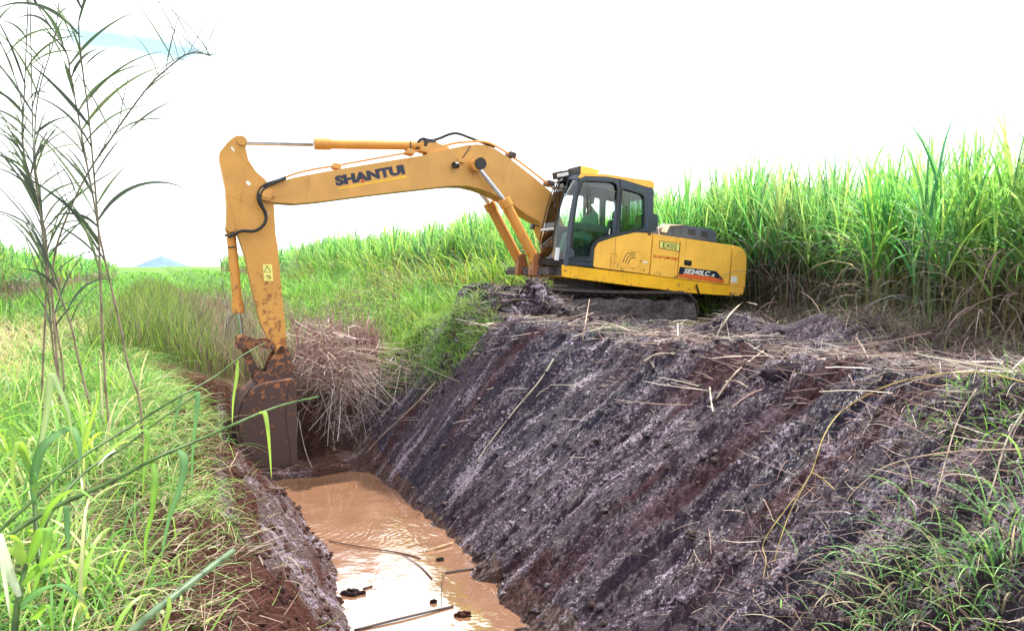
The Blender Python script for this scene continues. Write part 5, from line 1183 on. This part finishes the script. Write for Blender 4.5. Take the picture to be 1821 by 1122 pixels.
stick('dry_stalk', 'long yellowish dead stalk curving down the near slope from the right edge', 'dead stalk', [(1835, 697, .05), (1740, 695, .15), (1651, 698, .15), (1571, 712, .12), (1500, 748, .10), (1465, 795, .10), (1440, 866, .10), (1400, 926, .12), (1368, 970, .12), (1356, 986, .06), (1362, 1005, .03), (1357, 1030)], (.007, .004), YL, extra=([(1440, 866, .1), (1405, 935, .12), (1385, 985, .08), (1375, 1010)], [(1440, 860, .1), (1462, 872, .1), (1485, 885, .05)]))
stick('dry_stalk', 'thin pink-tan stalk running nearly level from the right edge across the litter', 'dead stalk', [(1835, 824, .10), (1681, 833, .12), (1580, 850, .10), (1525, 880, .05), (1505, 895)], (.008, .005), TAN)
stick('dry_stalk', 'thin straight stalk standing steeply on the near slope below the small green tufts', 'dead stalk', [(1736, 705, .05), (1701, 775, .10), (1671, 870, .04), (1655, 930)], (.007, .005), TAN)
stick('dry_stalk', 'pale stalk falling steeply from the right edge to the green tufts', 'dead stalk', [(1830, 740, .10), (1790, 810, .12), (1765, 880, .05), (1750, 915)], (.009, .006), PAL)
stick('dry_stalk', 'long dead stalk along the far left streaks of the slope', 'dead stalk', [(985, 640, .0), (960, 682, .03), (915, 735, .03), (872, 790, .02), (848, 822)], (.014, .008), PAL)
stick('dry_stalk', 'thin stalk lying along the foot of the slope left, near the heap of dead stalks', 'dead stalk', [(775, 690, .1), (735, 735, .12), (690, 775, .1), (650, 812, .05)], (.013, .008), TAN)
stick('branch', 'dark forked branch lying on the bank top in front of the cane at right', 'branch', [(1632, 590, .06), (1675, 586, .10), (1733, 578, .10), (1765, 592, .04)], (.022, .028), (.10, .075, .07), extra=([(1733, 578, .1), (1730, 566, .22), (1726, 553, .38)],))
stick('cane_stalk', 'pale broken stalk leaning on the bank top right of the digger tail', 'stalk', [(1275, 600, .02), (1300, 575, .15), (1322, 556, .28)], (.018, .012), PAL, extra=([(1322, 556, .28), (1345, 565, .2)],))
stick('cane_stalk', 'upright pale stalk standing on the crest below the front of the digger', 'stalk', [(1036, 608, .0), (1042, 585, .14), (1048, 562, .30)], (.012, .009), TAN)
stick('cane_stalk', 'pale stalk lying level on the crest below the trapped grass', 'stalk', [(1018, 606, .04), (1050, 599, .08), (1085, 591, .06)], (.013, .010), PAL)
# crisscross of bigger stalks on the crest, too many and too tangled to tell apart
G = Veg()
n = 260; v = U_(-4, 5.6, n); s = (4.0 - 1.05 * ss(1.5, 5.2, v)) + rng.normal(.25, .55, n); x, y = xy(s, v); k = offmachine(x, y); x, y = x[k], y[k]; n = len(x)
P = np.stack([x, y, height(x, y) + U_(.0, .10, n)], -1); cb = pick([(.48, .38, .32), (.56, .50, .42), (.30, .20, .17), (.13, .09, .08)], n)
G.add(P, U_(0, 6.28, n), U_(.3, 1.1, n), U_(1.32, 1.66, n), U_(-.2, .3, n), U_(.010, .020, n), 3, cb, cb, U_(-1.5, 1.5, n), shape='stalk')
tag(G.build('tangled_stalks', M_dry), 'tangle of larger broken cane stalks along the crest of the dug bank', 'cane stalks', kind='stuff')

# ---- things in the water
def on_water(pts, z=.012): 
    o = []
    for a, b_, *c in pts: r_ = ray(a, b_); t_ = (z + (c[0] if c else 0) - EYE.z) / r_.z; o.append(EYE + r_ * t_)
    return o
WG = 'dark sticks floating in the ditch'
def wstick(label, pts, r, col=DK): return stick('floating_stick', label, 'stick', None, r, col, P3=on_water(pts), group=WG)
wstick('long dark stick floating across the near end of the water', [(630, 1120), (720, 1097, .01), (806, 1077)], .014)
wstick('straight dark stick floating by the right edge of the water', [(792, 1018), (820, 1013, .01), (850, 1009)], .014)
wstick('long thin curved stem floating where the ripples end', [(585, 961), (643, 972, .01), (709, 982), (748, 992)], (.008, .010), (.12, .05, .03))
wstick('thin curved twig floating beside the long curved stem, bending towards the camera', [(716, 985), (747, 1006), (768, 1028)], (.005, .009))
wstick('pale stalk lying on the water at its right edge', [(757, 979), (780, 972, .02), (806, 964, .02)], .013, (.55, .33, .18))
wstick('thin upright bent twig in the near water right of the long stick', [(785, 1075), (786, 1040, .0), (790, 1018)], .004)
wstick('short dark stick in the water beside the left bank', [(646, 1046), (662, 1041)], .011)
wstick('dark stub in the water at the foot of the right bank, bottom edge', [(915, 1120), (945, 1112, .02)], .014)
def lump(name, label, cat, c, r, sc_, col, seed, m_=None, group=None):
    bm_ = bmesh.new(); bmesh.ops.create_icosphere(bm_, subdivisions=4, radius=1); lay = bm_.verts.layers.float_color.new('Col')
    cv = np.array([v.co[:] for v in bm_.verts]); k = 1 + (.30 if r > .1 else .8) * fbm(cv[:, 0] * 1.6 + seed, cv[:, 1] * 1.6 + cv[:, 2] * 1.3, seed, 3) + (.12 if r > .1 else .4) * fbm(cv[:, 0] * 5 + cv[:, 2] * 3, cv[:, 1] * 5 - cv[:, 2] * 4, seed + 3, 3)
    for v, q in zip(bm_.verts, k): v.co = Vector((v.co.x * sc_[0], v.co.y * sc_[1], v.co.z * sc_[2])) * float(q) * r; v[lay] = (*col, 1)
    o = fin2(bm_, name, m_ or M_ground); o.location = c; return tag(o, label, cat, group)
c_ = on_water([(628, 1054)])[0]; lump('mud_clod', 'dark angular clod of mud half sunk at the left edge of the water', 'clod', c_, .10, (1.3, .6, .5), (.05, .032, .035), 3)
c_ = on_water([(824, 1093)])[0]; lump('mud_clod', 'small red-brown clod breaking the near water surface', 'clod', c_, .055, (1.3, .6, .7), (.09, .035, .025), 5)
c_ = on_water([(783, 995)])[0]; lump('mud_clod', 'tiny dark clod in the middle of the water near the right bank', 'clod', c_, .035, (1.2, .6, .9), (.05, .04, .035), 6)
c_ = on_water([(770, 1070)])[0]; lump('mud_clod', 'tiny dark clod just above the tip of the long floating stick', 'clod', c_, .032, (1.2, .5, .9), (.05, .03, .03), 7)
c_ = ground_hit(1660, 612); lump('mud_clod', 'large smooth purple-brown mound of earth on the bank top at right', 'clod', c_ + Vector((0, .1, .0)), .42, (1.15, .6, .55), (.13, .085, .085), 8)
c_ = ground_hit(1405, 650); lump('mud_clod', 'dark overhanging lump of earth at the head of the hollow on the slope', 'clod', c_ - Vector((0, 0, .10)), .26, (1.3, .8, .6), (.04, .028, .045), 9)
c_ = ground_hit(1790, 600); lump('mud_clod', 'pale lump of earth at the right edge in front of the cane', 'clod', c_, .28, (1.3, .7, .5), (.30, .21, .15), 10)
# mud that the tracks have dragged up, caked over the lower frame
b_ = bmesh.new(); nx_, nz_ = 150, 26; g_ = []
for i in range(nx_):
    fx_ = i / (nx_ - 1); xx = XB + .1 + (XA - XB - .2) * fx_; top_ = .62 + .16 * float(fbm(np.array([xx * 2.2]), np.array([1.]), 330, 3)[0]); row = []
    for j in range(nz_):
        zz = -.12 + (top_ + .12) * j / (nz_ - 1); dp = .10 * float(fbm(np.array([xx * 3]), np.array([zz * 3]), 331, 4)[0]) + .05 * (1 - j / nz_) * 3
        row.append(b_.verts.new((xx, 1.60 + dp - (.25 if j == nz_ - 1 else 0), zz)))
    g_.append(row)
for a, c_ in zip(g_, g_[1:]):
    for j in range(nz_ - 1): b_.faces.new((a[j], a[j + 1], c_[j + 1], c_[j]))
M_cake = plain('caked_mud', (.055, .042, .05), .6, 0, .5, 14, .05, .5)
ck = part(b_, 'caked_mud', M_cake, ang=180); ck.matrix_local = Matrix.Translation((-.6, 0, .0)) @ Matrix.Rotation(R(4.1), 4, 'Y') @ Matrix.Translation((.6, 0, 0))

# ---- young cane plant and saplings
G = Veg(); c_ = ground_hit(1722, 572); n = 22
P = np.array([[c_.x, c_.y + .25, c_.z]]) + rng.normal(0, .05, (n, 3)) * [1, 1, 0]; cb = pick([(.30, .48, .06), (.36, .52, .08)], n)
G.add(P, U_(0, 6.28, n), U_(.35, .85, n), U_(.02, .3, n), U_(.1, 1.0, n), U_(.025, .045, n), 6, cb, cb, U_(-.5, .5, n))
tag(G.build('young_cane', M_wide), 'bright yellow-green young cane plant at the foot of the stand on the right', 'cane plant')
def sapling(label, px, py, d_, h, seed, col, dens=16):
    rnd = random.Random(seed); b0 = at(px, py, d_); b0.z = float(height(b0.x, b0.y)); bm_ = bmesh.new()
    def grow_(p, d, ln, r, lv):
        q = [p]; cur = p
        for i in range(3): cur = cur + d * ln / 3; d = (d + Vector((rnd.gauss(0, .12), rnd.gauss(0, .12), .03))).normalized(); q.append(cur)
        stem_mesh(bm_, q, (r, r * .55), col, 2, 5)
        if lv:
            for i in range(dens // (5 - lv) + 1):
                f = rnd.randint(1, 3); dd = (d + Vector((rnd.gauss(0, .55), rnd.gauss(0, .55), rnd.uniform(-.1, .4)))).normalized(); grow_(q[f], dd, ln * rnd.uniform(.4, .7), r * .5, lv - 1)
    grow_(Vector((0, 0, 0)), Vector((.12, 0, 1)).normalized(), h * .55, .016, 3)
    o = fin2(bm_, 'sapling', M_dry); o.location = b0; return tag(o, label, 'sapling')
sapling('bare grey twiggy sapling standing left of the bucket cylinder', 392, 560, 19, 2.6, 3, (.13, .12, .14), 10)
sapling('thin dark bare sapling on the grassy bank between boom and digger', 672, 600, 15.8, 1.9, 5, (.06, .045, .04), 4)
sapling('low bare brown sapling in the reeds behind the arm', 552, 560, 20, 1.9, 8, (.16, .10, .09), 11)

# dry edge growth between the bank top and the cane
G = Veg()
n = 16000; v = U_(-6, 9, n); s = edge(v) + rng.normal(-.35, .55, n); x, y = xy(s, v); k = offmachine(x, y); x, y = x[k], y[k]; n = len(x)
P = np.stack([x, y, height(x, y) - .01], -1); cb = pick([(.26, .20, .18), (.34, .27, .23), (.15, .11, .11), (.15, .20, .08), (.10, .075, .085), (.08, .06, .07)], n)
G.add(P, U_(0, 6.28, n), U_(.15, .65, n), U_(.1, 1.4, n), U_(.4, 2.0, n), U_(.008, .02, n), 4, cb * .8, cb * 1.1, U_(-1, 1, n))
tag(G.build('dry_undergrowth', M_leaf), 'dry brown undergrowth along the foot of the cane stand', 'undergrowth', kind='stuff')

# roots, straw and crumbs on the cut face of the left bank
G = Veg()
n = 3600; v = U_(-5, 6.5, n); s = U_(-3.1, -.85, n); k = rng.random(n) < .12 + .9 * ss(-1.3, -2.7, s); v, s = v[k], s[k]; n = len(v); x, y = xy(s, v)
P = np.stack([x, y, height(x, y) + U_(0, .04, n)], -1); cb = pick([(.40, .30, .22), (.26, .17, .13), (.16, .09, .07), (.50, .42, .30), (.20, .26, .08)], n)
G.add(P, U_(0, 6.28, n), U_(.06, .40, n), U_(1.0, 2.0, n), U_(-.7, 1.1, n), U_(.003, .009, n), 4, cb, cb, U_(-1.5, 1.5, n), shape='stalk')
tag(G.build('roots_and_straw', M_dry), 'roots and straw caught on the red-brown cut face of the left bank', 'roots', kind='stuff')
def cl2(n):
    v = U_(-4.5, 6.5, n); s = U_(-3.2, -.7, n); x, y = xy(s, v); return np.stack([x, y, height(x, y)], -1)
o_ = clod_mesh(2200, cl2, .010, .055, 'soil_crumbs', M_ground)
a_ = o_.data.color_attributes['Col'].data; nn_ = len(a_); c_ = np.repeat(pick([(.10, .040, .032), (.075, .032, .028), (.13, .07, .06)], nn_ // 42), 42, 0)
a_.foreach_set('color', np.concatenate([c_, np.ones((len(c_), 1))], 1).astype(np.float32).ravel()) if len(c_) == nn_ else None
o_.data.attributes['Wet'].data.foreach_set('value', np.zeros(nn_, np.float32))
tag(o_, 'red-brown crumbs of soil on the cut face of the left bank', 'soil', kind='stuff')

# tall weeds behind the heap of dead stalks
G = Veg()
n = 520; s = U_(-.2, 4.2, n); v = U_(9.2, 17, n); k = fbm(s * .9, v * .6, 120, 2) > -.15; s, v = s[k], v[k]; n = len(s); x, y = xy(s, v); z = height(x, y, False)
st = pick([(.16, .12, .09), (.24, .17, .13), (.10, .13, .05)], n); hh = U_(.7, 1.7, n); az = U_(0, 6.28, n); th = U_(0, .35, n)
G.add(np.stack([x, y, z], -1), az, hh, th, U_(0, .3, n), np.full(n, .014), 3, st, st, U_(-1, 1, n), shape='stalk')
for j in range(16):
    f = U_(.3, 1.0, n) * hh; P = np.stack([x + np.sin(th) * np.cos(az) * f, y + np.sin(th) * np.sin(az) * f, z + np.cos(th) * f], -1)
    cb = pick([(.12, .24, .06), (.20, .36, .08), (.30, .46, .12), (.26, .20, .15), (.08, .13, .06)], n)
    G.add(P, U_(0, 6.28, n), U_(.08, .26, n), U_(.4, 1.6, n), U_(.2, 1.4, n), U_(.018, .04, n), 3, cb, cb, U_(-1, 1, n))
tag(G.build('tall_weeds', M_leaf), 'tall leafy weeds with brown stems behind the heap of dead stalks', 'weeds', kind='stuff')

# uprooted stalks and clods dumped on the track fronts
G = Veg()
n = 520; x = U_(-1.2, 1.5, n); y = U_(14.4, 15.3, n); P = np.stack([x, y, height(x, y) + U_(0, .06, n)], -1); cb = pick([(.10, .07, .07), (.06, .04, .045), (.20, .14, .13), (.34, .28, .25)], n)
G.add(P, U_(0, 6.28, n), U_(.08, .5, n), U_(.6, 1.8, n), U_(-.5, 1.0, n), U_(.005, .014, n), 4, cb, cb, U_(-1.5, 1.5, n), shape='stalk')
tag(G.build('uprooted_roots', M_dry), 'dark roots and stalks churned up around the front of the digger tracks', 'roots', kind='stuff')
tag(clod_mesh(900, lambda n: (lambda x, y: np.stack([x, y, height(x, y)], -1))(U_(-1.3, 1.6, n), U_(14.3, 15.3, n)), .02, .12, 'track_mud', M_ground), 'dark lumps of mud heaped against the front of the digger tracks', 'mud', kind='stuff')
